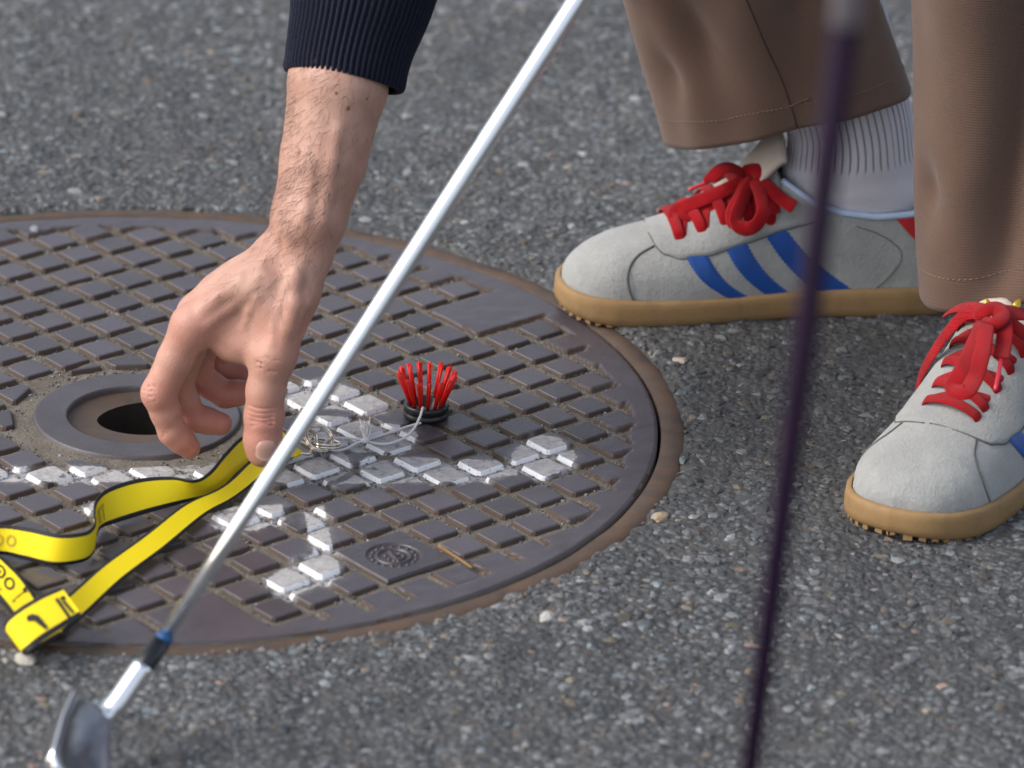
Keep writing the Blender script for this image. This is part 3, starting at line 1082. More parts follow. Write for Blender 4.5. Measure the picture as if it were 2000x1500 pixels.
# relax the voxel steps a little
nb = np.zeros((len(V), 3)); nc = np.zeros(len(V))
for it in range(2):
    nb[:] = 0; nc[:] = 0
    for k in range(4):
        a_, b_ = F[:, k], F[:, (k + 1) % 4]
        np.add.at(nb, a_, V[b_]); np.add.at(nc, a_, 1)
        np.add.at(nb, b_, V[a_]); np.add.at(nc, b_, 1)
    V = V + 0.5 * (nb / np.maximum(nc, 1)[:, None] - V)
HV, HF = V.copy(), F.copy()
arm = fast_mesh('arm', V - PLOC, F, M_SKIN, person, smooth=True)
arm['label'] = 'bare forearm and right hand with thumb and curled fingers'
flush = np.zeros(len(V))
for (u, v, y, r, g) in [(380, 640, -0.11, 0.030, 0.75), (315, 768, -0.112, 0.022, 0.9), (360, 866, -0.108, 0.024, 1.0), (430, 830, -0.088, 0.030, 1.0), (470, 775, -0.064, 0.040, 1.1),
                        (515, 815, -0.13, 0.020, 0.9), (513, 880, -0.125, 0.022, 0.7), (545, 690, -0.125, 0.030, 0.5), (585, 620, -0.115, 0.03, 0.4), (600, 400, -0.08, 0.05, 0.35), (430, 730, -0.045, 0.03, 1.0)]:
    flush += g * np.exp(-np.sum((V - A(u, v, y)) ** 2, 1) / (2 * (0.6 * r) ** 2))
point_attr(arm, 'flush', np.clip(flush, 0, 1.2))
crease = np.zeros(len(V))
for (u, v, y) in [(512, 808, -0.134), (512, 816, -0.134), (512, 824, -0.134), (512, 798, -0.134)]:
    c_ = A(u, v, y)
    dd = V - c_
    crease += np.exp(-(dd[:, 2] / 0.0009) ** 2) * np.exp(-(dd[:, 0] / 0.008) ** 2) * (V[:, 1] < c_[1] + 0.012)
point_attr(arm, 'crease', crease)

# thumb nail
M_NAIL = simple('nail', (0.47, 0.275, 0.22), 0.30, 0.06, 200, spec=0.5)
M_NAIL_TIP = simple('nail_tip', (0.52, 0.37, 0.29), 0.35, 0.05, 200)
T_ = unit(A(513, 881, -0.124) - A(516, 812, -0.122))
N_ = np.array([0.10, -0.95, -0.12]); N_ = unit(N_ - (N_ @ T_) * T_)
S_ = np.cross(T_, N_)
c0 = A(516, 864, -0.124)
def fsample(q):
    g = np.clip((np.asarray(q) - lo) / H_, 0, np.array(dims) - 1.001)
    i = g.astype(int); f = g - i
    v = 0.0
    for dx in (0, 1):
        for dy in (0, 1):
            for dz in (0, 1):
                w_ = (f[0] if dx else 1 - f[0]) * (f[1] if dy else 1 - f[1]) * (f[2] if dz else 1 - f[2])
                v += w_ * field[min(i[0] + dx, dims[0] - 1), min(i[1] + dy, dims[1] - 1), min(i[2] + dz, dims[2] - 1)]
    return v
Vn, Fn, mi = [], [], []
nu, nv = 15, 16
for iv in range(nv):
    fv = iv / (nv - 1)
    for iu in range(nu):
        fu = iu / (nu - 1) * 2 - 1
        wv = 0.62 * min(1.0, 0.45 + fv * 1.6) ** 0.6
        aa_ = fu * wv
        along = -0.0062 + fv * 0.0150 + 0.0016 * fu * fu * (1 - fv) - 0.0042 * abs(fu) ** 2.5 * max(0, fv - 0.55) / 0.45
        dr = S_ * math.sin(aa_) + N_ * math.cos(aa_)
        o_ = c0 + T_ * along
        r_a, r_b = 0.004, 0.018
        for _ in range(16):
            r_m = 0.5 * (r_a + r_b)
            if fsample(o_ + dr * r_m) < 0:
                r_a = r_m
            else:
                r_b = r_m
        edge_ = max(abs(fu) ** 6, (1 - fv) ** 8)
        tip_ = max(0, fv - 0.75) / 0.25
        Vn.append(o_ + dr * (r_a + 0.00075 * (1 - edge_) - 0.0003 * edge_ + 0.0004 * tip_))
Fn = grid_faces(nv, nu)
mi = [1 if (k // (nu - 1)) >= nv - 3 else 0 for k in range(len(Fn))]
nail = pk('thumb_nail', Vn, Fn, (M_NAIL, M_NAIL_TIP), arm, midx=mi)

# fine hair on the forearm and wrist
M_HAIR = simple('arm_hair', (0.062, 0.032, 0.017), 0.6, 0.2)
nrm = np.zeros((len(V), 3))
fn = np.cross(V[F[:, 2]] - V[F[:, 0]], V[F[:, 3]] - V[F[:, 1]])
for k in range(4):
    np.add.at(nrm, F[:, k], fn)
nrm /= np.maximum(np.linalg.norm(nrm, axis=1, keepdims=True), 1e-12)
w = np.clip((V[:, 2] - 0.125) / 0.03, 0, 1) * np.clip((0.30 - V[:, 2]) / 0.04, 0, 1)
w *= np.clip(0.75 - nrm[:, 0] * 0.9, 0.04, 1)
w *= 0.35 + 0.65 * (vnoise(V, 60, 31) > -0.1)
pick = rng.choice(len(V), 2000, replace=False, p=w / w.sum())
axis_up = unit(fa1 - fa4)
Vh, Fh = [], []
for q in pick:
    b0, n_ = V[q], nrm[q]
    dirn = -axis_up * 0.65 + np.cross(n_, axis_up) * rng.normal(0.55, 0.45) + n_ * rng.uniform(0.15, 0.42) + rng.normal(0, 0.15, 3)
    dirn = unit(dirn)
    Ln = rng.uniform(0.007, 0.017)
    side = unit(np.cross(dirn, n_)) * 0.00010
    p1 = b0 + dirn * Ln * 0.5
    p2 = b0 + dirn * Ln - n_ * Ln * 0.10 - axis_up * Ln * 0.15
    o = len(Vh)
    Vh += [b0 - n_ * 0.0004 - side, b0 - n_ * 0.0004 + side, p1 - side * 0.8, p1 + side * 0.8, p2]
    Fh += [(o, o + 1, o + 3, o + 2), (o + 2, o + 3, o + 4)]
hair = pk('arm_hair', Vh, Fh, M_HAIR, arm, smooth=False)
hair['kind'] = 'stuff'

# a few moles
M_MOLE = simple('mole', (0.20, 0.09, 0.05), 0.6)
for (u, v, r) in [(654, 187, 0.0010), (682, 216, 0.0014), (720, 195, 0.0009)]:
    tgt = A(u, v, -0.09)
    ray = unit(tgt - CAM_C)
    along = (V - CAM_C) @ ray
    perp = np.linalg.norm(V - CAM_C - along[:, None] * ray, axis=1)
    cand = np.where(perp < 0.002)[0]
    if len(cand):
        q = cand[np.argmin(along[cand])]
        nn = nrm[q]; s1 = unit(np.cross(nn, (0, 0, 1))); s2 = np.cross(nn, s1)
        Vm = [V[q] + nn * 0.0006] + [V[q] + nn * 0.0001 + r * (math.cos(a) * s1 + 1.3 * math.sin(a) * s2) for a in np.linspace(0, 2 * math.pi, 9)[:-1]]
        pk('mole', Vm, [(0, 1 + k, 1 + (k + 1) % 8) for k in range(8)], M_MOLE, arm)
# ------------------------------------------------------------------ sweater: ribbed cuff, sleeve, body
t = NT('navy_knit')
p = t.pos()
rib = t.attr('rib')
f = t.noise(p, 900, 3, 0.7)
knit = t.n('ShaderNodeTexWave', wave_type='BANDS', bands_direction='Z'); t.l(p, knit.inputs['Vector']); knit.inputs['Scale'].default_value = 260; knit.inputs['Distortion'].default_value = 2.5; knit.inputs['Detail Scale'].default_value = 3
base = t.mix(f, (0.003, 0.0035, 0.009), (0.009, 0.010, 0.024))
base = t.mix(t.math('MULTIPLY', rib, 0.6), base, (0.013, 0.015, 0.034))
t.set(color=base, rough=0.95, spec=0.1, sheen=0.06)
t.b.inputs['Sheen Roughness'].default_value = 0.6
t.bump(t.math('ADD', f, t.math('MULTIPLY', knit.outputs['Fac'], 0.5)), 0.7, 0.0012)
M_KNIT = t.m

def ring_loft(rings, n, prof=None):
    """rings: list of (centre, e1, e2, r1, r2); returns verts, angles"""
    V, AN = [], []
    for c, e1, e2, r1, r2 in rings:
        for q in range(n):
            a = 2 * math.pi * q / n
            V.append(c + e1 * r1 * math.cos(a) + e2 * r2 * math.sin(a))
            AN.append(a)
    return np.array(V), np.array(AN)

cuff_px = [(669, 158, 112, -0.0480), (671, 148, 116, -0.0465), (676, 120, 117, -0.0420), (687, 72, 121, -0.0345), (705, 0, 133, -0.0235), (740, -140, 150, -0.001), (800, -400, 168, 0.040), (880, -800, 190, 0.09)]
C_ = np.array([A(u, v, y) for u, v, h_, y in cuff_px])
hw = np.array([h_ for u, v, h_, y in cuff_px]) / 2950.0
nR = 60
Cs = spline(C_, nR)
hs = spline(hw[:, None], nR)[:, 0]
NSEG = 400
NRIB = 66
rings = []
for k in range(nR):
    T_ = unit(Cs[min(k + 1, nR - 1)] - Cs[max(k - 1, 0)])
    e1 = unit(np.array([1, 0, 0]) - T_[0] * T_ + np.array([0, 0, -0.06]))
    e1 = unit(e1 - (e1 @ T_) * T_)
    e2 = np.cross(T_, e1)
    rings.append((Cs[k], e1, e2, hs[k], hs[k] * 1.05))
V, AN = ring_loft(rings, NSEG)
cen = np.repeat(Cs, NSEG, axis=0)
ribv = 0.5 + 0.5 * np.cos(AN * NRIB)
ribv = ribv ** 0.6
out = V - cen
ol = np.linalg.norm(out, axis=1, keepdims=True)
V = V + out / ol * ((ribv - 0.5) * 0.0022 + 0.0012 * vnoise(V, 45, 3))[:, None]
# folded edge: inner layer going back up
inner = []
for k in (0, 1, 2, 4):
    inner.append(V[k * NSEG:(k + 1) * NSEG] - (out / ol)[k * NSEG:(k + 1) * NSEG] * (0.0035 if k else 0.0025))
inn = np.vstack(inner)
Vall = np.vstack([inn[::-1].reshape(4, NSEG, 3)[:, ::-1].reshape(-1, 3), V])
ribs = np.concatenate([np.zeros(4 * NSEG), ribv])
F = grid_faces(4 + nR, NSEG, wrap=True)
# torso and upper arm, out of the picture above
sweater = pk('sweater', Vall, F, M_KNIT, person, label='navy knitted sweater with a ribbed cuff')
point_attr(sweater, 'rib', ribs)

body_rings = []
sp_ = spline(np.array([[0.60, 0.12, 0.88, 0.165, 0.13], [0.50, 0.13, 0.99, 0.17, 0.13], [0.38, 0.14, 1.05, 0.185, 0.135], [0.27, 0.15, 1.06, 0.19, 0.12], [0.20, 0.15, 1.05, 0.12, 0.09], [0.17, 0.15, 1.04, 0.04, 0.04]]), 30)
for k in range(30):
    T_ = unit(sp_[min(k + 1, 29), :3] - sp_[max(k - 1, 0), :3])
    e1 = np.array([0, 1.0, 0]); e1 = unit(e1 - (e1 @ T_) * T_)
    e2 = np.cross(T_, e1)
    body_rings.append((sp_[k, :3], e1, e2, sp_[k, 3], sp_[k, 4]))
V, AN = ring_loft(body_rings, 48)
V += np.stack([vnoise(V, 9, s) for s in (1, 2, 3)], 1) * 0.008
F = grid_faces(30, 48, wrap=True) + [tuple(range(47, -1, -1)), tuple(29 * 48 + q for q in range(48))]
arm_path = spline(np.array([A(880, -790, 0.088), [0.30, 0.11, 0.80], [0.30, 0.13, 0.95], [0.30, 0.14, 1.02]]), 14)
Va, Fa = tube(arm_path, np.linspace(0.066, 0.085, 14), 32, hint=(0, 1, 0))
arm2 = spline(np.array([[0.31, 0.28, 1.03], [0.33, 0.36, 0.85], [0.38, 0.34, 0.62]]), 14)
Vb, Fb = tube(arm2, np.linspace(0.085, 0.055, 14), 32, hint=(0, 1, 0))
Vs, Fs = merge([(V, F), (Va, Fa), (Vb, Fb)])
torso = pk('sweater_body', Vs, Fs, M_KNIT, sweater)

# ------------------------------------------------------------------ trousers
t = NT('brown_twill')
p = t.pos()
uvx = t.attr('across'); uvy = t.attr('along')
wv = t.math('SINE', t.math('ADD', t.math('MULTIPLY', uvy, 2 * math.pi / 0.0017), t.math('MULTIPLY', uvx, 2 * math.pi / 0.012)))
wv2 = t.math('SINE', t.math('MULTIPLY', uvx, 2 * math.pi / 0.0011))
n1 = t.noise(p, 30, 3)
n2 = t.noise(p, 700, 2)
base = t.mix(n1, (0.104, 0.061, 0.043), (0.136, 0.082, 0.059))
base = t.mix(t.math('MULTIPLY', t.math('ADD', wv, 1.0), 0.14), base, (0.070, 0.042, 0.032))
base = t.mix(t.math('MULTIPLY', n2, 0.25), base, (0.18, 0.115, 0.09))
t.set(color=base, rough=0.85, spec=0.25, sheen=0.15)
t.bump(t.math('ADD', t.math('MULTIPLY', wv, 0.5), t.math('MULTIPLY', wv2, 0.25)), 0.4, 0.0004)
M_TWILL = t.m
M_THREAD = simple('thread', (0.24, 0.16, 0.12), 0.8)
M_SEAM = simple('trouser_seam', (0.060, 0.035, 0.026), 0.9)  # dark brown of the side seams

def trouser_leg(axis_pts, radii, tilt, folds, seed, n=160, nl=120):
    """axis_pts from hem up to hip; tilt (dz/dx, dz/dy) of the hem; folds: function(theta, l) -> displacement"""
    ap = spline(np.array(axis_pts, float), nl)
    rd = spline(np.array(radii, float), nl)
    s = np.concatenate([[0], np.cumsum(np.linalg.norm(np.diff(ap, axis=0), axis=1))])
    V = np.zeros((nl, n, 3)); AC = np.zeros((nl, n)); AL = np.zeros((nl, n))
    th = np.linspace(0, 2 * math.pi, n, endpoint=False)
    for k in range(nl):
        w = math.exp(-s[k] / 0.16)
        ox = rd[k, 0] * np.cos(th); oy = rd[k, 1] * np.sin(th)
        disp = folds(th, s[k])
        V[k, :, 0] = ap[k, 0] + ox * (1 + disp / rd[k, 0])
        V[k, :, 1] = ap[k, 1] + oy * (1 + disp / rd[k, 1])
        V[k, :, 2] = ap[k, 2] + (tilt[0] * ox + tilt[1] * oy) * w
        AC[k] = th * 0.08; AL[k] = s[k]
    q = V.reshape(-1, 3)
    q += (np.stack([vnoise(q, 22, seed), vnoise(q, 22, seed + 1), np.zeros(len(q))], 1) * 0.0022)
    return V, th, s, AC, AL

def leg1_folds(th, l):
    d = 0.006 * np.cos(2 * (th - 2.6)) * math.exp(-l / 0.3) + 0.0016 * np.sin(5 * th + 14 * l) + 0.0012 * np.sin(9 * th - 30 * l)
    d = d - 0.015 * np.exp(-((th - 4.05) / 0.22) ** 2) * np.exp(-((l - 0.085 + 0.03 * (th - 4.05)) / 0.035) ** 2)
    d = d + 0.010 * np.exp(-((th - 4.7) / 0.3) ** 2) * np.exp(-((l - 0.12) / 0.05) ** 2)
    d = d - 0.012 * np.exp(-((th - 5.1) / 0.20) ** 2) * np.exp(-((l - 0.11 - 0.06 * (th - 5.1)) / 0.03) ** 2)
    d = d - 0.008 * np.exp(-((th - 3.6) / 0.2) ** 2) * np.exp(-((l - 0.055) / 0.02) ** 2)
    return d
def leg2_folds(th, l):
    d = 0.0016 * np.sin(6 * th + 11 * l) - 0.024 * np.exp(-((th - 4.35 - 1.2 * (l - 0.1)) / 0.23) ** 2) * (1 - math.exp(-l / 0.03)) * 1.0
    d = d + 0.008 * np.exp(-((th - 3.75) / 0.3) ** 2)
    d = d - 0.010 * np.exp(-((th - 3.55) / 0.18) ** 2) * np.exp(-((l - 0.07) / 0.018) ** 2)
    d = d + 0.004 * np.exp(-((th - 4.9) / 0.25) ** 2)
    return d

L1 = trouser_leg([(0.456, 0.200, 0.139), (0.4235, 0.198, 0.2245), (0.385, 0.195, 0.33), (0.36, 0.19, 0.50), (0.46, 0.17, 0.68), (0.56, 0.15, 0.86)],
                 [(0.0815, 0.066), (0.0835, 0.068), (0.084, 0.07), (0.085, 0.075), (0.10, 0.085), (0.115, 0.095)], (0.29, -0.20), leg1_folds, 5)
L2 = trouser_leg([(0.6015, -0.010, 0.130), (0.596, -0.012, 0.20), (0.588, -0.015, 0.30), (0.57, -0.025, 0.48), (0.58, 0.01, 0.68), (0.58, 0.07, 0.86)],
                 [(0.0815, 0.070), (0.0830, 0.071), (0.084, 0.072), (0.088, 0.075), (0.10, 0.085), (0.115, 0.095)], (0.42, 0.10), leg2_folds, 15)
VV, FF, AC_, AL_ = [], [], [], []
def add_leg(Lg):
    V, th, s, AC, AL = Lg
    nl, n = V.shape[:2]
    cen = V.mean(1, keepdims=True)
    inn = V[:10] + (cen[:10] - V[:10]) / np.linalg.norm(cen[:10] - V[:10], axis=2, keepdims=True) * 0.0022
    inn = inn[::-1]
    A_ = np.concatenate([inn, V], 0)
    o = sum(len(x) for x in VV)
    VV.append(A_.reshape(-1, 3))
    FF.extend(grid_faces(nl + 10, n, wrap=True, off=o))
    AC_.append(np.concatenate([AC[:10][::-1], AC], 0).ravel())
    AL_.append(np.concatenate([AL[:10][::-1], AL], 0).ravel())
add_leg(L1)
add_leg(L2)
# seat of the trousers
hipv, hipf = [], []
hp_ = spline(np.array([[0.575, 0.10, 0.80, 0.125, 0.165], [0.59, 0.11, 0.90, 0.125, 0.165], [0.56, 0.12, 0.97, 0.11, 0.15]]), 10)
n = 160
hv = np.zeros((10, n, 3)); th = np.linspace(0, 2 * math.pi, n, endpoint=False)
for k in range(10):
    hv[k, :, 0] = hp_[k, 0] + hp_[k, 3] * np.cos(th); hv[k, :, 1] = hp_[k, 1] + hp_[k, 4] * np.sin(th); hv[k, :, 2] = hp_[k, 2]
o = sum(len(x) for x in VV)
VV.append(hv.reshape(-1, 3)); FF.extend(grid_faces(10, n, wrap=True, off=o)); AC_.append(np.tile(th * 0.08, 10)); AL_.append(np.repeat(hp_[:, 2], n))
trousers = pk('trousers', np.vstack(VV), FF, M_TWILL, person, label='brown woven trousers with plain hems')
point_attr(trousers, 'across', np.concatenate(AC_)); point_attr(trousers, 'along', np.concatenate(AL_))

def leg_pt(Lg, th, l, off=0.0):
    V, tg, s, _, _ = Lg
    n = len(tg)
    x = (th % (2 * math.pi)) / (2 * math.pi) * n
    i0 = int(x) % n; fx = x - int(x); i1 = (i0 + 1) % n
    k = np.searchsorted(s, l) - 1
    k = max(0, min(k, len(s) - 2)); fk = (l - s[k]) / (s[k + 1] - s[k])
    P_ = (V[k, i0] * (1 - fx) + V[k, i1] * fx) * (1 - fk) + (V[k + 1, i0] * (1 - fx) + V[k + 1, i1] * fx) * fk
    c = V[k].mean(0)
    o_ = P_ - c; o_[2] = 0
    return P_ + unit(o_) * off

# hem stitching: little thread dashes; seams: a fine dark welt
parts = []
for Lg in (L1, L2):
    for q in range(150):
        a = q / 150 * 2 * math.pi
        pts = [leg_pt(Lg, a + d_, 0.0205 + 0.0006 * math.sin(9 * a), 0.0002) for d_ in np.linspace(0, 0.026, 3)]
        parts.append(tube(pts, 0.00028, 5, hint=(0, 0, 1)))
for d_ in np.linspace(0, 1, 2):
    parts.append(tube([leg_pt(L1, 4.72 + x, 0.021 + 0.02 * x, 0.0005) for x in np.linspace(-0.03, 0.16, 6)], 0.0005, 6))
Vt, Ft = merge(parts)
st = pk('hem_stitching', Vt, Ft, M_THREAD, trousers)
st['kind'] = 'stuff'
for Lg, a0 in ((L1, 4.70), (L2, 4.93)):
    pts = [leg_pt(Lg, a0 - 0.35 * max(0, l - 0.05), l, 0.0001) for l in np.linspace(0.001, 0.30, 60)]
    Vt, Ft = tube(pts, 0.00075, 6, hint=(0, -1, 0))
    pk('side_seam', Vt, Ft, M_SEAM, trousers)
# ------------------------------------------------------------------ sneakers
t = NT('pale_suede')
p = t.pos()
n1 = t.noise(p, 38, 4, 0.6)
n2 = t.noise(p, 1100, 3, 0.7)
n3 = t.noise(p, 110, 4)
base = t.mix(t.ramp(n1, [(0.3, 0.0), (0.7, 1.0)]), (0.245, 0.25, 0.245), (0.35, 0.355, 0.345))
base = t.mix(t.ramp(n3, [(0.55, 0.0), (0.8, 0.4)]), base, (0.24, 0.22, 0.185))
n5 = t.noise(p, 330, 4, 0.75)
base = t.mix(t.ramp(n5, [(0.40, 0.0), (0.70, 0.5)]), base, (0.22, 0.222, 0.215))
base = t.mix(t.math('MULTIPLY', n2, 0.5), base, (0.50, 0.505, 0.49))
t.set(color=base, rough=0.95, spec=0.15, sheen=0.3)
n4 = t.noise(p, 420, 3, 0.7)
t.bump(t.math('ADD', t.math('ADD', n2, t.math('MULTIPLY', n4, 1.2)), t.math('MULTIPLY', n3, 1.4)), 0.85, 0.0012)
M_SUEDE = t.m
t = NT('gum_rubber')
p = t.pos()
n1 = t.noise(p, 30, 4)
sx = t.n('ShaderNodeSeparateXYZ'); t.l(p, sx.inputs[0])
n2 = t.noise(p, 500, 3)
base = t.mix(n1, (0.235, 0.140, 0.058), (0.31, 0.195, 0.088))
base = t.mix(t.ramp(t.noise(p, 70, 5, 0.7), [(0.5, 0.0), (0.75, 0.55)]), base, (0.14, 0.092, 0.055))
t.set(color=base, rough=t.ramp(n2, [(0.3, 0.5), (0.7, 0.75)]), spec=0.35)
t.bump(t.math('ADD', n2, t.noise(p, 1500, 2)), 0.35, 0.0005)
M_GUM = t.m
M_BLUE = simple('blue_leather', (0.006, 0.060, 0.27), 0.45, 0.25, 90, 0.25, 700)
M_REDTAB = simple('red_leather', (0.42, 0.012, 0.014), 0.5, 0.2, 90)
M_LINING = simple('pale_blue_lining', (0.40, 0.50, 0.66), 0.8, 0.1, 90, 0.3, 900)
M_STITCH = simple('dark_seam', (0.10, 0.10, 0.098), 0.9)
M_SUEDE_THREAD = simple('pale_thread', (0.30, 0.30, 0.29), 0.8)
M_TONGUE = simple('cream_tongue', (0.54, 0.46, 0.40), 0.9, 0.12, 60, 0.3, 500)
t = NT('red_lace')
p = t.pos()
n2 = t.noise(p, 1300, 2, 0.7)
n1 = t.noise(p, 50, 2)
base = t.mix(t.ramp(n1, [(0.3, 0.0), (0.7, 1.0)]), (0.30, 0.002, 0.006), (0.44, 0.006, 0.012))
base = t.mix(t.ramp(n2, [(0.6, 0.0), (0.8, 0.25)]), base, (0.55, 0.04, 0.04))
wx = t.n('ShaderNodeTexWave', wave_type='BANDS', bands_direction='DIAGONAL'); t.l(p, wx.inputs['Vector']); wx.inputs['Scale'].default_value = 330; wx.inputs['Distortion'].default_value = 1.5
t.set(color=base, rough=0.95, spec=0.08, sheen=0.1)
t.bump(t.math('ADD', n2, wx.outputs['Fac']), 0.8, 0.0008)
M_LACE = t.m
M_AGLET = simple('aglet', (0.55, 0.03, 0.05), 0.3)
M_GOLD = simple('gold_print', (0.60, 0.38, 0.06), 0.35, 0.1, metal=0.8)
t = NT('white_sock')
p = t.pos()
rb = t.attr('rib')
n1 = t.noise(p, 900, 3)
al = t.attr('along')
base = t.mix(n1, (0.50, 0.48, 0.53), (0.66, 0.64, 0.69))
base = t.mix(rb, base, (0.26, 0.25, 0.28))
fine_ = t.math('SINE', t.math('MULTIPLY', al, 2 * math.pi / 0.0016))
t.set(color=base, rough=0.95, spec=0.15, sheen=0.2)
t.bump(t.math('ADD', t.math('ADD', n1, t.math('MULTIPLY', fine_, 0.3)), t.math('MULTIPLY', rb, -2.0)), 0.5, 0.0007)
M_SOCK = t.m

SL_ = 0.290
def tab(xs, ys):
    xs = np.array(xs); ys = np.array(ys)
    # monotone-ish smooth lookup
    xd = np.linspace(xs[0], xs[-1], 1200)
    yd = np.interp(xd, xs, ys)
    k = np.hanning(41); k /= k.sum()
    pad_ = np.concatenate([2 * yd[0] - yd[20:0:-1], yd, 2 * yd[-1] - yd[-2:-22:-1]])
    ys_ = np.convolve(pad_, k, 'valid')
    return lambda x: np.interp(x, xd, ys_)
_w = [0.0, 0.013, 0.0205, 0.0275, 0.0345, 0.0405, 0.0432, 0.0440, 0.0425, 0.0385, 0.0345, 0.0325, 0.0330, 0.0310, 0.0262, 0.0185, 0.0105, 0.0]
_d = [0.0, 0.0020, 0.005, 0.010, 0.019, 0.034, 0.052, 0.075, 0.100, 0.130, 0.160, 0.200, 0.240, 0.264, 0.278, 0.286, 0.2890, 0.290]
def halfw(d, lateral):
    w = np.interp(d, _d, _w)
    return w + (0.0032 * np.exp(-((d - 0.14) / 0.05) ** 2) if lateral else 0.0) - (0.0 if lateral else 0.002 * np.exp(-((d - 0.155) / 0.04) ** 2))
cen_off = lambda d: 0.0075 * np.clip(1 - d / 0.11, 0, 1) ** 1.6          # toe leans to the medial side
top_z = tab([0, 0.004, 0.011, 0.022, 0.036, 0.054, 0.072, 0.090, 0.111, 0.130, 0.150, 0.175, 0.21, 0.29], [0.0285, 0.0335, 0.0390, 0.0460, 0.0520, 0.0565, 0.0615, 0.070, 0.083, 0.094, 0.106, 0.113, 0.118, 0.118])
sole_z = tab([0, 0.02, 0.06, 0.12, 0.20, 0.29], [0.0235, 0.0215, 0.0200, 0.0190, 0.0215, 0.0230])
coll_z = tab([0.145, 0.160, 0.175, 0.195, 0.22, 0.245, 0.268, 0.29], [0.1035, 0.0935, 0.0840, 0.0775, 0.0745, 0.0765, 0.0840, 0.0900])
D_OPEN = 0.150

def weld(o, d=2e-5):
    bm = bmesh.new(); bm.from_mesh(o.data)
    bmesh.ops.remove_doubles(bm, verts=bm.verts, dist=d)
    bmesh.ops.recalc_face_normals(bm, faces=bm.faces)
    bm.to_mesh(o.data); bm.free()

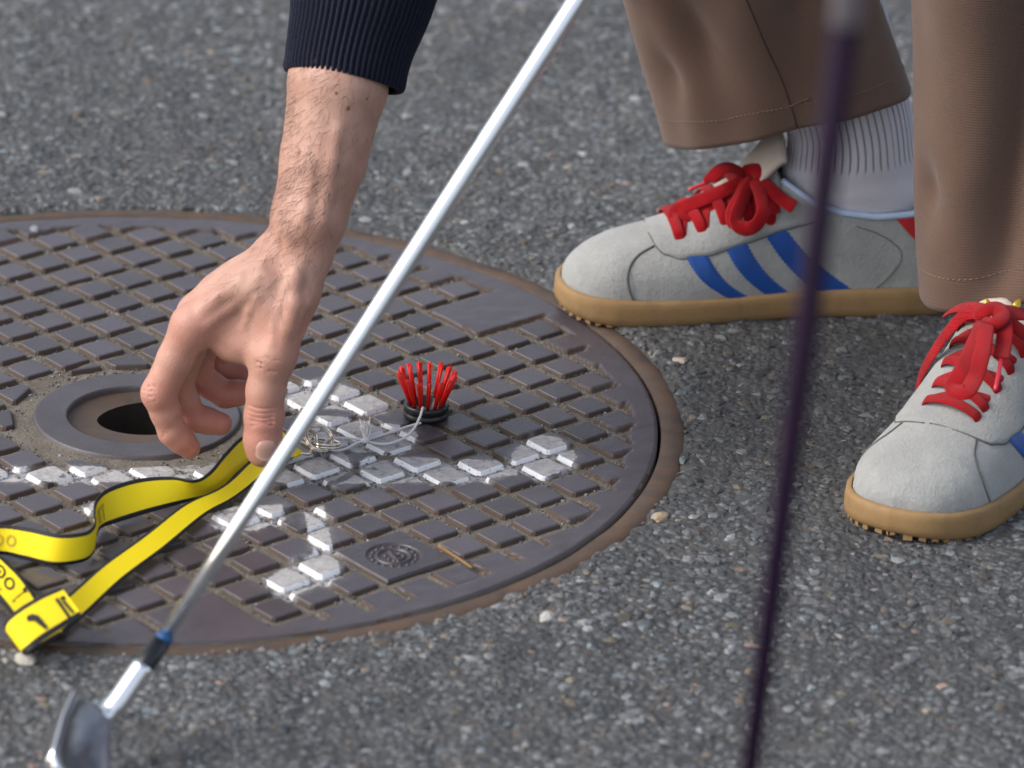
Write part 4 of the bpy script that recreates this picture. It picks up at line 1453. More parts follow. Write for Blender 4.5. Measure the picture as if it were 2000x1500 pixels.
def make_shoe(toe, tdir, right, lift=0.008, wy0=0.0215, ws=1.0):
    hw_ = lambda d, lat: halfw(d, lat) * ws
    toe = np.asarray(toe, float); tdir = unit(tdir)
    back = -tdir
    # medial direction: a right foot has its medial side on its left
    left = np.array([-tdir[1], tdir[0]])
    med = left if right else -left
    def W(d, y, z):
        return np.array([toe[0] + back[0] * d + med[0] * y, toe[1] + back[1] * d + med[1] * y, z])
    def sect(d, phi, sg):
        """surface point: phi 0 at the sole, pi/2 on the centre line; sg +1 medial, -1 lateral"""
        w = hw_(d, sg < 0)
        zb, zt_ = sole_z(d) - 0.002, top_z(d)
        e1 = np.interp(d, [0.0, 0.03, 0.09, 0.14, 0.19, 0.29], [0.80, 0.85, 0.95, 0.75, 0.50, 0.42])
        e2 = np.interp(d, [0.0, 0.03, 0.09, 0.15, 0.29], [0.80, 0.80, 0.95, 1.0, 1.0])
        c, s = max(math.cos(phi), 0.0), max(math.sin(phi), 0.0)
        y = w * c ** e1
        z = zb + (zt_ - zb) * s ** e2
        return W(d, sg * y + cen_off(d), z)
    def phi_of_z(d, z):
        zb, zt_ = sole_z(d) - 0.002, top_z(d)
        e2 = np.interp(d, [0.0, 0.03, 0.09, 0.15, 0.29], [0.80, 0.80, 0.95, 1.0, 1.0])
        x = np.clip((z - zb) / (zt_ - zb), 0, 1) ** (1 / e2)
        return math.asin(min(1, x))
    def pn(d, phi, sg, off=0.0):
        e = 1e-3
        a = sect(min(d + e, SL_), phi, sg) - sect(max(d - e, 0.0005), phi, sg)
        b = sect(d, min(phi + 0.02, 1.5705), sg) - sect(d, max(phi - 0.02, 0), sg)
        nrm = np.cross(a, b)
        if nrm @ (sect(d, phi, sg) - W(d, cen_off(d), 0.03)) < 0:
            nrm = -nrm
        nrm = unit(nrm)
        return sect(d, phi, sg) + nrm * off, nrm
    def side(d, z, sg, off=0.0):
        return pn(d, phi_of_z(d, z), sg, off)[0]
    # ---- upper
    nd, nph = 90, 30
    dd = SL_ * 0.5 * (1 - np.cos(np.linspace(0, math.pi, nd)))
    V, F = [], []
    for sg in (1, -1):
        o = len(V)
        for d in dd:
            pm = math.pi / 2 if d < D_OPEN else phi_of_z(d, min(coll_z(d), top_z(d)))
            for q in range(nph):
                V.append(sect(d, pm * q / (nph - 1), sg))
        F += grid_faces(nd, nph, off=o)
    V = np.array(V)
    V += np.stack([vnoise(V, 40, s) for s in (1, 2, 3)], 1) * 0.0006
    sh = pk('shoe', V, F, M_SUEDE, person)
    weld(sh)
    # ---- sole
    od = SL_ * 0.5 * (1 - np.cos(np.linspace(0, math.pi, 70)))
    med_o = [(d, cen_off(d) + hw_(d, False)) for d in od]
    lat_o = [(d, cen_off(d) - hw_(d, True)) for d in od[::-1][1:-1]]
    O = np.array(med_o + lat_o)
    n = len(O)
    ctr = np.array([0.145, 0.0])
    Tn = np.roll(O, -1, 0) - np.roll(O, 1, 0)
    Nn = np.stack([Tn[:, 1], -Tn[:, 0]], 1)
    Nn /= np.linalg.norm(Nn, axis=1, keepdims=True)
    if np.mean(np.sum(Nn * (O - ctr), 1)) < 0:
        Nn = -Nn
    V, F = [], []
    levels = [(-0.010, 0.0), (0.0018, 0.0), (0.0040, 0.0025), (0.0048, 0.007), (0.0046, 0.014), (0.0042, 0.0175), (0.0030, 0.0193), (0.0006, 0.0196)]
    for off, z in levels:
        for k in range(n):
            q = O[k] + Nn[k] * off
            d = np.clip(O[k, 0], 0, SL_)
            spring = 0.0065 * np.clip(1 - d / 0.05, 0, 1) ** 2 + 0.0015 * np.clip((d - 0.26) / 0.03, 0, 1) ** 2
            zz = z / 0.0196 * (sole_z(d) - spring) + spring if z > 0 else spring
            V.append(W(q[0], q[1], zz))
    F = grid_faces(len(levels), n, wrap=True) + [tuple(range(n))]
    sole = pk('sole', V, F, M_GUM, sh)
    # tread blocks under the toe
    Vt, Ft = [], []
    for k in range(0, n, 2):
        d = O[k, 0]
        if d > 0.07:
            continue
        q = O[k] + Nn[k] * 0.0022
        q2 = O[(k + 1) % n] + Nn[(k + 1) % n] * 0.0022
        qi, qi2 = q - Nn[k] * 0.008, q2 - Nn[(k + 1) % n] * 0.008
        sp1 = 0.0065 * np.clip(1 - d / 0.05, 0, 1) ** 2 + 0.001
        o = len(Vt)
        for x in (q, q2, qi2, qi):
            Vt += [W(x[0], x[1], max(sp1 - rng.uniform(0.0018, 0.0042), 0.0001)), W(x[0], x[1], sp1 + 0.001)]
        Ft += [(o, o + 2, o + 3, o + 1), (o + 2, o + 4, o + 5, o + 3), (o + 4, o + 6, o + 7, o + 5), (o + 6, o, o + 1, o + 7), (o, o + 6, o + 4, o + 2)]
    pk('tread', Vt, Ft, M_GUM, sh, smooth=False)
    # ---- eyestay panel
    V, F = [], []
    ds = np.linspace(0.060, 0.178, 46)
    nt = 30
    def eye_z(d):       # lower edge height on the side
        return np.interp(d, [0.066, 0.072, 0.080, 0.10, 0.125, 0.15, 0.178], [0.0555, 0.0495, 0.0475, 0.0500, 0.0570, 0.0650, 0.0720])
    for off in (0.0014,):
        for sg in (1, -1):
            o = len(V)
            for d in ds:
                p1 = math.pi / 2 if d < D_OPEN else phi_of_z(d, min(coll_z(d), top_z(d)))
                if d < 0.072:
                    f_ = 1 - ((0.072 - d) / 0.0121) ** 2
                    pl = phi_of_z(0.072, eye_z(0.072))
                    p0 = math.pi / 2 - (math.pi / 2 - pl) * math.sqrt(max(f_, 0))
                else:
                    p0 = phi_of_z(d, eye_z(d))
                p0 = min(p0, p1)
                for q in range(nt):
                    edge_ = off if q > 0 else 0.0
                    V.append(pn(d, p0 + (p1 - p0) * q / (nt - 1), sg, edge_)[0])
            F += grid_faces(len(ds), nt, off=o)
    weld(pk('eyestay', V, F, M_SUEDE, sh))
    # ---- seams: toe overlay, eyestay edge, heel counter
    def seam(pts, r=0.0006):
        Vq, Fq = tube(spline(np.array(pts), max(16, len(pts) * 4)), r, 6)
        return Vq, Fq
    parts = []
    for sg in (1, -1):
        parts.append(seam([side(d, z, sg, 0.0001) for d, z in ((0.046, 0.020), (0.043, 0.027), (0.0415, 0.035), (0.0440, 0.043), (0.051, 0.0490), (0.062, 0.0535))], 0.0008))
        e_ = [side(d, eye_z(d) - 0.0004, sg, 0.0001) for d in np.linspace(0.072, 0.176, 16)]
        fr0 = []
        for d in np.linspace(0.0602, 0.072, 8):
            f_ = 1 - ((0.072 - d) / 0.0121) ** 2
            pl = phi_of_z(0.072, eye_z(0.072))
            fr0.append(pn(d, math.pi / 2 - (math.pi / 2 - pl) * math.sqrt(max(f_, 0)), sg, 0.0003)[0])
        parts.append(seam(fr0[:-1] + e_))
        parts.append(seam([side(d, z, sg, 0.0001) for d, z in ((0.205, 0.068), (0.222, 0.062), (0.236, 0.052), (0.238, 0.042), (0.230, 0.030), (0.222, 0.022))], 0.00035))
    V, F = merge(parts)
    pk('seam', V, F, M_STITCH, sh)
    # rows of stitches along the eyestay and the stripes
    parts = []
    def stitch_row(pts_fn, n_):
        for q in range(n_):
            a = pts_fn((q + 0.15) / n_); b_ = pts_fn((q + 0.75) / n_)
            parts.append(tube([a, 0.5 * (a + b_) , b_], 0.00022, 4))
    for sg in (1, -1):
        stitch_row(lambda f: side(0.074 + 0.10 * f, eye_z(0.074 + 0.10 * f) + 0.0022, sg, 0.0015), 46)
        stitch_row(lambda f: side(0.0435 + 0.0035 * (1 - f), 0.021 + 0.020 * f, sg, 0.0002), 9)
    V, F = merge(parts)
    stt = pk('stitching', V, F, M_SUEDE_THREAD, sh)
    stt['kind'] = 'stuff'
    # ---- three stripes on each side, edges pinked
    tops = [((0.0835, 0.0485), (0.0985, 0.0500)), ((0.1120, 0.0535), (0.1265, 0.0580)), ((0.1405, 0.0620), (0.1545, 0.0665))]
    bots = [((0.1130, 0.0195), (0.1290, 0.0190)), ((0.1420, 0.0190), (0.1600, 0.0190)), ((0.1800, 0.0195), (0.2060, 0.0200))]
    for sg in (1, -1):
        for (ta, tb), (ba, bb_) in zip(tops, bots):
            nr_, ncol = 34, 9
            V = []
            for r in range(nr_):
                f_ = r / (nr_ - 1)
                bow = 0.0045 * math.sin(math.pi * f_)
                a = np.array(ta) * (1 - f_) + np.array(ba) * f_
                b = np.array(tb) * (1 - f_) + np.array(bb_) * f_
                zig = 0.0005 * (1 if r % 2 else -1)
                for c in range(ncol):
                    g = c / (ncol - 1)
                    q = a * (1 - g) + b * g
                    dz = zig if c == 0 else (-zig if c == ncol - 1 else 0)
                    V.append(side(q[0] - bow * 0.6 + dz, q[1] - bow * 0.4, sg, 0.0013 if 0 < c < ncol - 1 else 0.0004))
            pk('stripe', V, grid_faces(nr_, ncol), M_BLUE, sh)
    # ---- heel tab
    V, F = [], []
    ds = np.linspace(0.233, 0.2895, 16)
    for sg in (1, -1):
        o = len(V)
        for d in ds:
            zt_ = coll_z(d)
            zl = np.interp(d, [0.233, 0.247, 0.29], [coll_z(0.233) - 0.002, 0.058, 0.052])
            for q in range(8):
                V.append(side(d, zl + (zt_ - zl) * q / 7, sg, 0.0009))
        F += grid_faces(len(ds), 8, off=o)
    pk('heel_tab', V, F, M_REDTAB, sh)
    # ---- padded collar edge
    edge_ = [side(d, min(coll_z(d), top_z(d)), 1, -0.0006) for d in np.linspace(0.152, 0.2899, 40)] + [side(d, min(coll_z(d), top_z(d)), -1, -0.0006) for d in np.linspace(0.2899, 0.152, 40)]
    Vq, Fq = tube(edge_, 0.0025, 10, hint=(0, 0, 1))
    pk('collar_lining', Vq, Fq, M_LINING, sh)
    # ---- tongue
    V = []
    nl_, nw_ = 26, 15
    for r in range(nl_):
        f_ = r / (nl_ - 1)
        d = 0.082 + 0.072 * f_
        base_ = W(d, cen_off(d), top_z(min(d, 0.15)) + 0.0012 + lift * max(0, f_ - 0.60) / 0.40)
        wv_ = 0.010 + 0.014 * f_
        for c in range(nw_):
            g = c / (nw_ - 1) * 2 - 1
            fold = 0.0012 * math.sin(g * 9 + f_ * 3) * max(0, f_ - 0.5)
            q = base_ + np.array([med[0] * g * wv_, med[1] * g * wv_, -0.55 * wv_ * g * g + fold])
            V.append(q)
    tg = pk('tongue', V, grid_faces(nl_, nw_), M_TONGUE, sh)
    mo = tg.modifiers.new('padding', 'SOLIDIFY'); mo.thickness = 0.0045; mo.offset = 1
    # ---- crossed lace bars, following the instep from eyelet to eyelet
    bars = []
    rows = np.linspace(0.0785, 0.1420, 5)
    def eye_phi(d_, wy):
        w = hw_(d_, False)
        return math.acos(min(1, wy / w) ** (1 / np.interp(d_, [0.09, 0.14], [0.95, 0.75])))
    for k, d in enumerate(rows):
        wy = wy0 + 0.0008 * k
        for lay, (d0, d1) in enumerate(((d + 0.002, d - (0.002 if k == 0 else 0.009)), (d - 0.013, d))):
            if lay == 1 and k == 0:
                continue
            p0, p1 = eye_phi(d0, wy), eye_phi(d1, wy)
            pts, hints = [], []
            for f_ in np.linspace(0, 1, 25):
                dq = d0 + (d1 - d0) * f_
                if f_ < 0.5:
                    ph, sg = p0 + (math.pi / 2 - 0.002 - p0) * (f_ * 2) ** 0.8, 1
                else:
                    ph, sg = p1 + (math.pi / 2 - 0.002 - p1) * ((1 - f_) * 2) ** 0.8, -1
                off = (0.0028 if lay == 0 else 0.0014) + (0.0034 if lay == 0 else 0.0010) * math.sin(math.pi * f_)
                e_ = min(f_, 1 - f_)
                if e_ < 0.10:
                    off = -0.0012 + (off + 0.0012) * math.sin(e_ / 0.10 * math.pi / 2)
                q, nn = pn(dq, ph, sg, off)
                pts.append(q); hints.append(nn)
            hints = np.array(hints)
            hints = spline(hints, 40)
            rr_ = np.full(40, 0.0040 if lay == 0 else 0.0030); rr_[:4] *= (0.7, 0.85, 0.95, 1.0); rr_[-4:] *= (1.0, 0.95, 0.85, 0.7)
            bars.append(tube(spline(np.array(pts), 40), rr_, 12, 0.22, hint=hints))
    return sh, W, bars, sect, pn

toe1 = np.array([0.2985, 0.1900])
sh1, W1, bars1, sect1, pn1 = make_shoe(toe1, (-1.0, -0.055), True, 0.021, 0.0275)
sh1['label'] = 'pale suede sneaker seen from its side, blue stripes, gum sole and red laces'
toe2 = np.array([0.4865, -0.2030])
sh2, W2, bars2, sect2, pn2 = make_shoe(toe2, (-0.51, -0.860), False, ws=1.07)
sh2['label'] = 'pale suede sneaker with its toe towards the viewer, red laces'

def strap(pts, w=0.0037, hint=(0, 0, 1), n=40, flat=0.22):
    P_ = spline(np.array(pts), n)
    if np.asarray(hint).ndim == 2:
        hint = spline(np.array(hint), n)
    r = np.full(n, w * 1.12); r[0] *= 0.7; r[-1] *= 0.7
    return tube(P_, r, 12, flat, hint)

# bow of the far shoe (side on): loops and tails lie over its near flank
b = list(bars1)
K1 = A(1468, 342, 0.186)
tow = (0.0, -1.0, 0.45)
b.append(strap([A(1452, 338, 0.186), A(1475, 333, 0.182), A(1488, 345, 0.178), A(1478, 362, 0.177), A(1458, 355, 0.180)], 0.0046, tow, 30, 0.5))
b.append(strap([A(1462, 345, 0.184), A(1430, 328, 0.180), A(1408, 331, 0.178), A(1388, 350, 0.176), A(1386, 356, 0.176)], 0.0042, (0.2, -0.5, 0.8)))
b.append(strap([A(1458, 350, 0.182), A(1410, 374, 0.182), A(1350, 398, 0.184), A(1324, 410, 0.186), A(1318, 420, 0.184), A(1335, 422, 0.182), A(1380, 410, 0.181), A(1440, 386, 0.179), A(1466, 358, 0.179)], 0.0046, (0.0, -0.75, 0.65), 60))
b.append(strap([A(1470, 348, 0.176), A(1452, 385, 0.168), A(1438, 420, 0.160), A(1440, 438, 0.156), A(1458, 447, 0.154), A(1478, 438, 0.154), A(1490, 412, 0.158), A(1484, 375, 0.168), A(1474, 350, 0.176)], 0.0046, (0.25, -0.9, 0.2), 60))
b.append(strap([A(1462, 350, 0.180), A(1448, 380, 0.172), A(1432, 410, 0.164), A(1430, 430, 0.160), A(1436, 440, 0.158)], 0.0042, (-0.2, -0.9, 0.3)))
b.append(strap([A(1478, 345, 0.178), A(1500, 365, 0.172), A(1528, 390, 0.168), A(1552, 405, 0.165)], 0.0046, (0.15, -0.8, 0.55)))
b.append(strap([A(1476, 352, 0.180), A(1494, 380, 0.174), A(1510, 402, 0.169), A(1514, 418, 0.166)], 0.0040, (0.3, -0.9, 0.3)))
b.append(strap([A(1474, 338, 0.184), A(1490, 322, 0.190), A(1505, 314, 0.198), A(1520, 312, 0.205)], 0.0042, (0, -0.6, 0.8)))
V, F = merge(b)
lace1 = pk('lace', V, F, M_LACE, sh1)
V, F = tube(spline(np.array([A(1388, 353, 0.176), A(1366, 362, 0.175), A(1345, 371, 0.174)]), 8), 0.0013, 10)
pk('aglet', V, F, M_AGLET, sh1)

# bow of the near shoe
def gw(u, v, z):
    return gz(u, v, z)
b = list(bars2)
up = (-0.2, -0.6, 0.75)
b.append(strap([gw(1905, 618, 0.122), gw(1925, 606, 0.128), gw(1948, 603, 0.130), gw(1960, 618, 0.128), gw(1940, 632, 0.125), gw(1918, 630, 0.122)], 0.0046, up, 34, 0.5))
b.append(strap([gw(1925, 612, 0.124), gw(1890, 612, 0.118), gw(1858, 640, 0.105), gw(1822, 690, 0.080), gw(1798, 735, 0.055), gw(1790, 765, 0.035), gw(1788, 785, 0.022)], 0.0042, (-0.7, -0.5, 0.55)))
b.append(strap([gw(1920, 605, 0.124), gw(1890, 600, 0.120), gw(1868, 602, 0.112), gw(1850, 612, 0.100)], 0.0046, up))
b.append(strap([gw(1922, 628, 0.126), gw(1900, 680, 0.116), gw(1878, 725, 0.106), gw(1862, 752, 0.099), gw(1870, 763, 0.098), gw(1888, 764, 0.099), gw(1904, 738, 0.104), gw(1918, 690, 0.115), gw(1926, 632, 0.126)], 0.0050, up, 70))
b.append(strap([gw(1950, 606, 0.128), gw(1962, 640, 0.122), gw(1960, 675, 0.114), gw(1955, 700, 0.110)], 0.0048, up))
b.append(strap([gw(1955, 608, 0.127), gw(1985, 612, 0.124), gw(2015, 618, 0.118), gw(2045, 640, 0.108), gw(2050, 660, 0.100)], 0.0050, up))
b.append(strap([gw(1958, 620, 0.125), gw(1985, 640, 0.118), gw(2015, 660, 0.110)], 0.0044, up))
V, F = merge(b)
lace2 = pk('lace', V, F, M_LACE, sh2)
V, F = tube(spline(np.array([gw(1955, 702, 0.110), gw(1950, 732, 0.104), gw(1944, 762, 0.098)]), 8), 0.0014, 10)
pk('aglet', V, F, M_AGLET, sh2)
for u in (1930, 1984):
    c0 = gw(u, 600, 0.126); c1 = gw(u - 4 if u < 1950 else u + 8, 582, 0.131)
    V, F = tube(spline(np.array([c0, 0.5 * (c0 + c1), c1]), 6), np.array([0.0030, 0.0030, 0.0026, 0.0020, 0.0012, 0.0003]), 8, 0.4, (0, -0.7, 0.7))
    pk('gold_mark', V, F, M_GOLD, sh2)

# ------------------------------------------------------------------ socks
def sock(path, radii, nrib, seed, rib_from):
    n, nl = 416, 60
    ap = spline(np.array(path, float), nl); rd = spline(np.array(radii, float), nl)
    s = np.concatenate([[0], np.cumsum(np.linalg.norm(np.diff(ap, axis=0), axis=1))])
    V, RB_, AL = [], [], []
    for k in range(nl):
        T_ = unit(ap[min(k + 1, nl - 1)] - ap[max(k - 1, 0)])
        e1 = unit(np.array([1, 0, 0]) - T_[0] * T_); e2 = np.cross(T_, e1)
        for q in range(n):
            a = 2 * math.pi * q / n
            f_ = np.clip((ap[k, 2] - rib_from) / 0.004, 0, 1)
            cyc = (a * nrib / (2 * math.pi)) % 1
            rv = f_ * float(cyc < 0.22)
            r1 = 1 + (-0.0007 * rv) / rd[k, 0]
            wr = 0.0012 * math.sin(ap[k, 2] * 260 + 2.5 * math.sin(a)) * np.clip((0.115 - ap[k, 2]) / 0.03, 0, 1)
            V.append(ap[k] + (e1 * rd[k, 0] * math.cos(a) + e2 * rd[k, 1] * math.sin(a)) * (r1 + wr / rd[k, 0]))
            RB_.append(rv); AL.append(s[k])
    V = np.array(V); V += np.stack([vnoise(V, 60, seed), vnoise(V, 60, seed + 1), vnoise(V, 60, seed + 2)], 1) * 0.0006
    o = pk('sock', V, grid_faces(nl, n, wrap=True), M_SOCK, person)
    point_attr(o, 'rib', RB_); point_attr(o, 'along', AL)
    return o
s1 = sock([(0.500, 0.199, 0.045), (0.505, 0.200, 0.075), (0.5030, 0.2010, 0.105), (0.4985, 0.201, 0.14), (0.478, 0.200, 0.20), (0.455, 0.199, 0.27)], [(0.062, 0.026), (0.054, 0.0255), (0.0480, 0.031), (0.0445, 0.035), (0.046, 0.040), (0.048, 0.044)], 52, 3, 0.106)
s1['label'] = 'white ribbed sock with grey lines'
c2 = W2(0.185, 0, 0)[:2]
c3 = W2(0.215, 0, 0)[:2]
s2 = sock([(*W2(0.185, 0, 0)[:2], 0.06), (*W2(0.195, 0, 0)[:2], 0.09), (*c3, 0.13), (*c3, 0.17), (*c3, 0.24)], [(0.024, 0.024), (0.030, 0.030), (0.035, 0.035), (0.038, 0.038), (0.042, 0.042)], 52, 9, 0.135)
s2['label'] = 'white sock mostly hidden under the near trouser leg'
# ------------------------------------------------------------------ yellow lanyard
t = NT('yellow_webbing')
p = t.pos()
n1 = t.noise(p, 25, 3)
n2 = t.noise(p, 1500, 2)
base = t.mix(n1, (0.80, 0.60, 0.004), (0.88, 0.70, 0.008))
base = t.mix(t.math('MULTIPLY', n2, 0.2), base, (0.70, 0.52, 0.01))
t.set(color=base, rough=0.62, spec=0.3, sss=0.0)
t.bump(n2, 0.3, 0.0004)
M_YEL = t.m
M_BLK = simple('black_edging', (0.006, 0.006, 0.007), 0.7, 0.2, 200)
M_PRINT = simple('black_print', (0.020, 0.018, 0.010), 0.6)
M_FAINT = simple('faint_print', (0.48, 0.36, 0.02), 0.65)
lany = thing('lanyard', 'yellow lanyard strap with black edges lying on the manhole cover under the thumb', 'lanyard', (0.05, -0.15, 0.0))
LL = np.array([0.05, -0.15, 0.0])

def ribbon(top, bot, n=70, name='strap', under_black=True):
    """ruled strip between two edges given as (u, v, z); returns sampler"""
    Tt = spline(np.array([gz(*q) for q in top]), n)
    Bb = spline(np.array([gz(*q) for q in bot]), n)
    ws = [0.0, 0.02, 0.125, 0.13, 0.28, 0.5, 0.72, 0.865, 0.87, 0.98, 1.0]
    nw = len(ws)
    V, mi, F = [], [], []
    W_ = Bb - Tt
    Tan = np.gradient(Tt + Bb, axis=0)
    N = np.cross(Tan, W_)
    N /= np.maximum(np.linalg.norm(N, axis=1, keepdims=True), 1e-12)
    s = np.sign(np.sum(N * (CAM_C - Tt), 1)); N *= np.where(s == 0, 1, s)[:, None] if False else 1
    if np.mean(np.sum(N * (CAM_C - Tt), 1)) < 0:
        N = -N
    th = 0.0007
    for layer in (0, 1):
        for k in range(n):
            for w in ws:
                rnd = th * (1 if 0.01 < w < 0.99 else 0.2)
                V.append(Tt[k] + W_[k] * w + N[k] * (rnd if layer == 0 else -rnd))
    L = n * nw
    for layer in (0, 1):
        for k in range(n - 1):
            for c in range(nw - 1):
                a = layer * L + k * nw + c
                f = (a, a + 1, a + nw + 1, a + nw)
                F.append(f if layer == 0 else f[::-1])
                edge_ = ws[c + 1] <= 0.126 or ws[c] >= 0.868
                mi.append(1 if edge_ else 0)
    for k in range(n - 1):
        for c in (0, nw - 1):
            a = k * nw + c
            F.append((a, a + nw, L + a + nw, L + a)); mi.append(1)
    for k in (0, n - 1):
        for c in range(nw - 1):
            a = k * nw + c
            F.append((a, a + 1, L + a + 1, L + a)); mi.append(0)
    o = mk(name, np.array(V) - LL, F, (M_YEL, M_BLK), lany, midx=mi)
    def smp(fs, fw, off=0.0010):
        k = fs * (n - 1); i = int(min(max(k, 0), n - 2)); f = k - i
        return (Tt[i] + W_[i] * fw) * (1 - f) + (Tt[i + 1] + W_[i + 1] * fw) * f + unit(N[i] * (1 - f) + N[i + 1] * f) * off
    return o, smp

# upper strand: from the thumb, standing more and more on its lower edge, turning at the fold
strA, smpA = ribbon([(540, 832, 0.0085), (505, 842, 0.012), (472, 853, 0.016), (440, 884, 0.018), (408, 922, 0.019), (378, 938, 0.019), (335, 931, 0.019), (270, 935, 0.020), (212, 953, 0.021), (188, 975, 0.021), (184, 1000, 0.0205), (186, 1012, 0.020), (183, 1026, 0.020), (165, 1039, 0.0205), (115, 1043, 0.0210), (55, 1031, 0.0205), (0, 1025, 0.020), (-60, 1035, 0.019)],
                     [(575, 870, 0.003), (540, 882, 0.003), (505, 895, 0.0035), (468, 925, 0.0035), (440, 950, 0.003), (410, 966, 0.0025), (360, 982, 0.002), (290, 1002, 0.002), (225, 1022, 0.002), (197, 1032, 0.002), (188, 1046, 0.002), (186, 1060, 0.002), (180, 1083, 0.002), (160, 1098, 0.002), (105, 1105, 0.002), (45, 1092, 0.002), (0, 1083, 0.002), (-60, 1092, 0.002)], 150)
# lower strand lies flatter
strB, smpB = ribbon([(560, 858, 0.004), (520, 880, 0.006), (486, 902, 0.009), (452, 935, 0.011), (420, 957, 0.011), (356, 987, 0.010), (280, 1046, 0.009), (200, 1104, 0.009), (130, 1164, 0.011), (90, 1190, 0.008)],
                     [(580, 888, 0.002), (548, 915, 0.002), (508, 936, 0.0025), (482, 956, 0.003), (450, 978, 0.003), (400, 1008, 0.0035), (320, 1074, 0.004), (240, 1134, 0.004), (162, 1206, 0.002), (122, 1240, 0.002)], 90)
# folded loop at the left end and the printed tail
strC, smpC = ribbon([(118, 1147, 0.023), (80, 1163, 0.0225), (45, 1183, 0.021), (20, 1202, 0.018), (9, 1217, 0.013), (12, 1228, 0.007), (40, 1222, 0.003), (90, 1190, 0.002)],
                     [(160, 1203, 0.020), (120, 1228, 0.020), (85, 1250, 0.0195), (62, 1268, 0.017), (50, 1277, 0.012), (54, 1279, 0.007), (90, 1260, 0.003), (135, 1232, 0.002)], 80)
strD, smpD = ribbon([(72, 1168, 0.006), (45, 1128, 0.008), (18, 1100, 0.008), (-15, 1070, 0.006), (-60, 1030, 0.003)],
                     [(24, 1204, 0.004), (5, 1180, 0.005), (-22, 1150, 0.005), (-55, 1120, 0.004), (-100, 1080, 0.002)], 50)

def decal(name, smp, poly, mat, parent, off=0.0011, sub=4):
    """flat print: polygon in strip coordinates (along, across), finely divided so that it follows the strap"""
    poly = np.array(poly, float)
    P_ = []
    for k in range(len(poly)):
        a, b_ = poly[k], poly[(k + 1) % len(poly)]
        for q in range(sub):
            P_.append(a + (b_ - a) * q / sub)
    c = np.mean(P_, 0)
    V = [smp(c[0], c[1], off)] + [smp(q[0], q[1], off) for q in P_]
    n = len(P_)
    return mk(name, np.array(V) - LL, [(0, 1 + k, 1 + (k + 1) % n) for k in range(n)], mat, parent, smooth=False)

def ring_print(name, smp, cs, cw, rs, rw, tk, mat, parent):
    n = 28
    V = []
    for k in range(n):
        a = 2 * math.pi * k / n
        for f in (1.0, 1 - tk):
            V.append(smp(cs + rs * f * math.cos(a), cw + rw * f * math.sin(a), 0.0011))
    F = [(2 * k, 2 * ((k + 1) % n), 2 * ((k + 1) % n) + 1, 2 * k + 1) for k in range(n)]
    return mk(name, np.array(V) - LL, F, mat, parent, smooth=False)

# printed golfer on the loop: bent body, legs
g = [(0.20, 0.27), (0.235, 0.31), (0.255, 0.40), (0.235, 0.47), (0.225, 0.62), (0.245, 0.78), (0.228, 0.79), (0.205, 0.64), (0.20, 0.80), (0.182, 0.80), (0.185, 0.60), (0.195, 0.44), (0.215, 0.38)]
decal('golfer_print', smpC, [(0.265, 0.33), (0.305, 0.30), (0.325, 0.40), (0.31, 0.46), (0.300, 0.40), (0.285, 0.44), (0.265, 0.62), (0.240, 0.84), (0.215, 0.84), (0.222, 0.62), (0.232, 0.44)], M_PRINT, strC)
ring_print('outline_print', smpC, 0.232, 0.74, 0.012, 0.06, 0.4, M_PRINT, strC)
decal('letter_print', smpC, [(0.062, 0.28), (0.085, 0.28), (0.080, 0.88), (0.060, 0.88)], M_PRINT, strC)
decal('letter_print', smpC, [(0.020, 0.30), (0.055, 0.30), (0.052, 0.40), (0.022, 0.40)], M_PRINT, strC)
decal('letter_print', smpC, [(0.035, 0.42), (0.055, 0.42), (0.045, 0.84), (0.028, 0.84)], M_PRINT, strC)
# round marks, small line and flag on the printed tail
ring_print('round_print', smpD, 0.33, 0.46, 0.075, 0.17, 0.34, M_PRINT, strD)
ring_print('round_print', smpD, 0.52, 0.42, 0.085, 0.19, 0.30, M_PRINT, strD)
decal('dot_print', smpD, [(0.50, 0.38), (0.54, 0.38), (0.54, 0.48), (0.50, 0.48)], M_PRINT, strD)
decal('golfer_print', smpD, [(0.10, 0.17), (0.155, 0.13), (0.16, 0.26), (0.12, 0.28)], M_PRINT, strD)
decal('line_print', smpD, [(0.125, 0.27), (0.135, 0.28), (0.155, 0.60), (0.145, 0.62)], M_PRINT, strD)
decal('dot_print', smpD, [(0.13, 0.66), (0.155, 0.64), (0.16, 0.72), (0.135, 0.74)], M_PRINT, strD)
for q in range(5):
    decal('text_print', smpD, [(0.36 + 0.035 * q, 0.76), (0.385 + 0.035 * q, 0.76), (0.385 + 0.035 * q, 0.80), (0.36 + 0.035 * q, 0.80)], M_PRINT, strD)
# faint print showing through the upper strand
for (x0, x1, y0, y1) in [(0.500, 0.520, 0.30, 0.40), (0.505, 0.512, 0.40, 0.80), (0.525, 0.531, 0.30, 0.80), (0.525, 0.545, 0.30, 0.40), (0.525, 0.545, 0.70, 0.80), (0.538, 0.545, 0.40, 0.70)]:
    decal('faint_print', smpA, [(x0, y0), (x1, y0), (x1, y1), (x0, y1)], M_FAINT, strA)
ring_print('faint_print', smpA, 0.915, 0.50, 0.012, 0.20, 0.4, M_FAINT, strA)
ring_print('faint_print', smpA, 0.945, 0.50, 0.012, 0.20, 0.4, M_FAINT, strA)

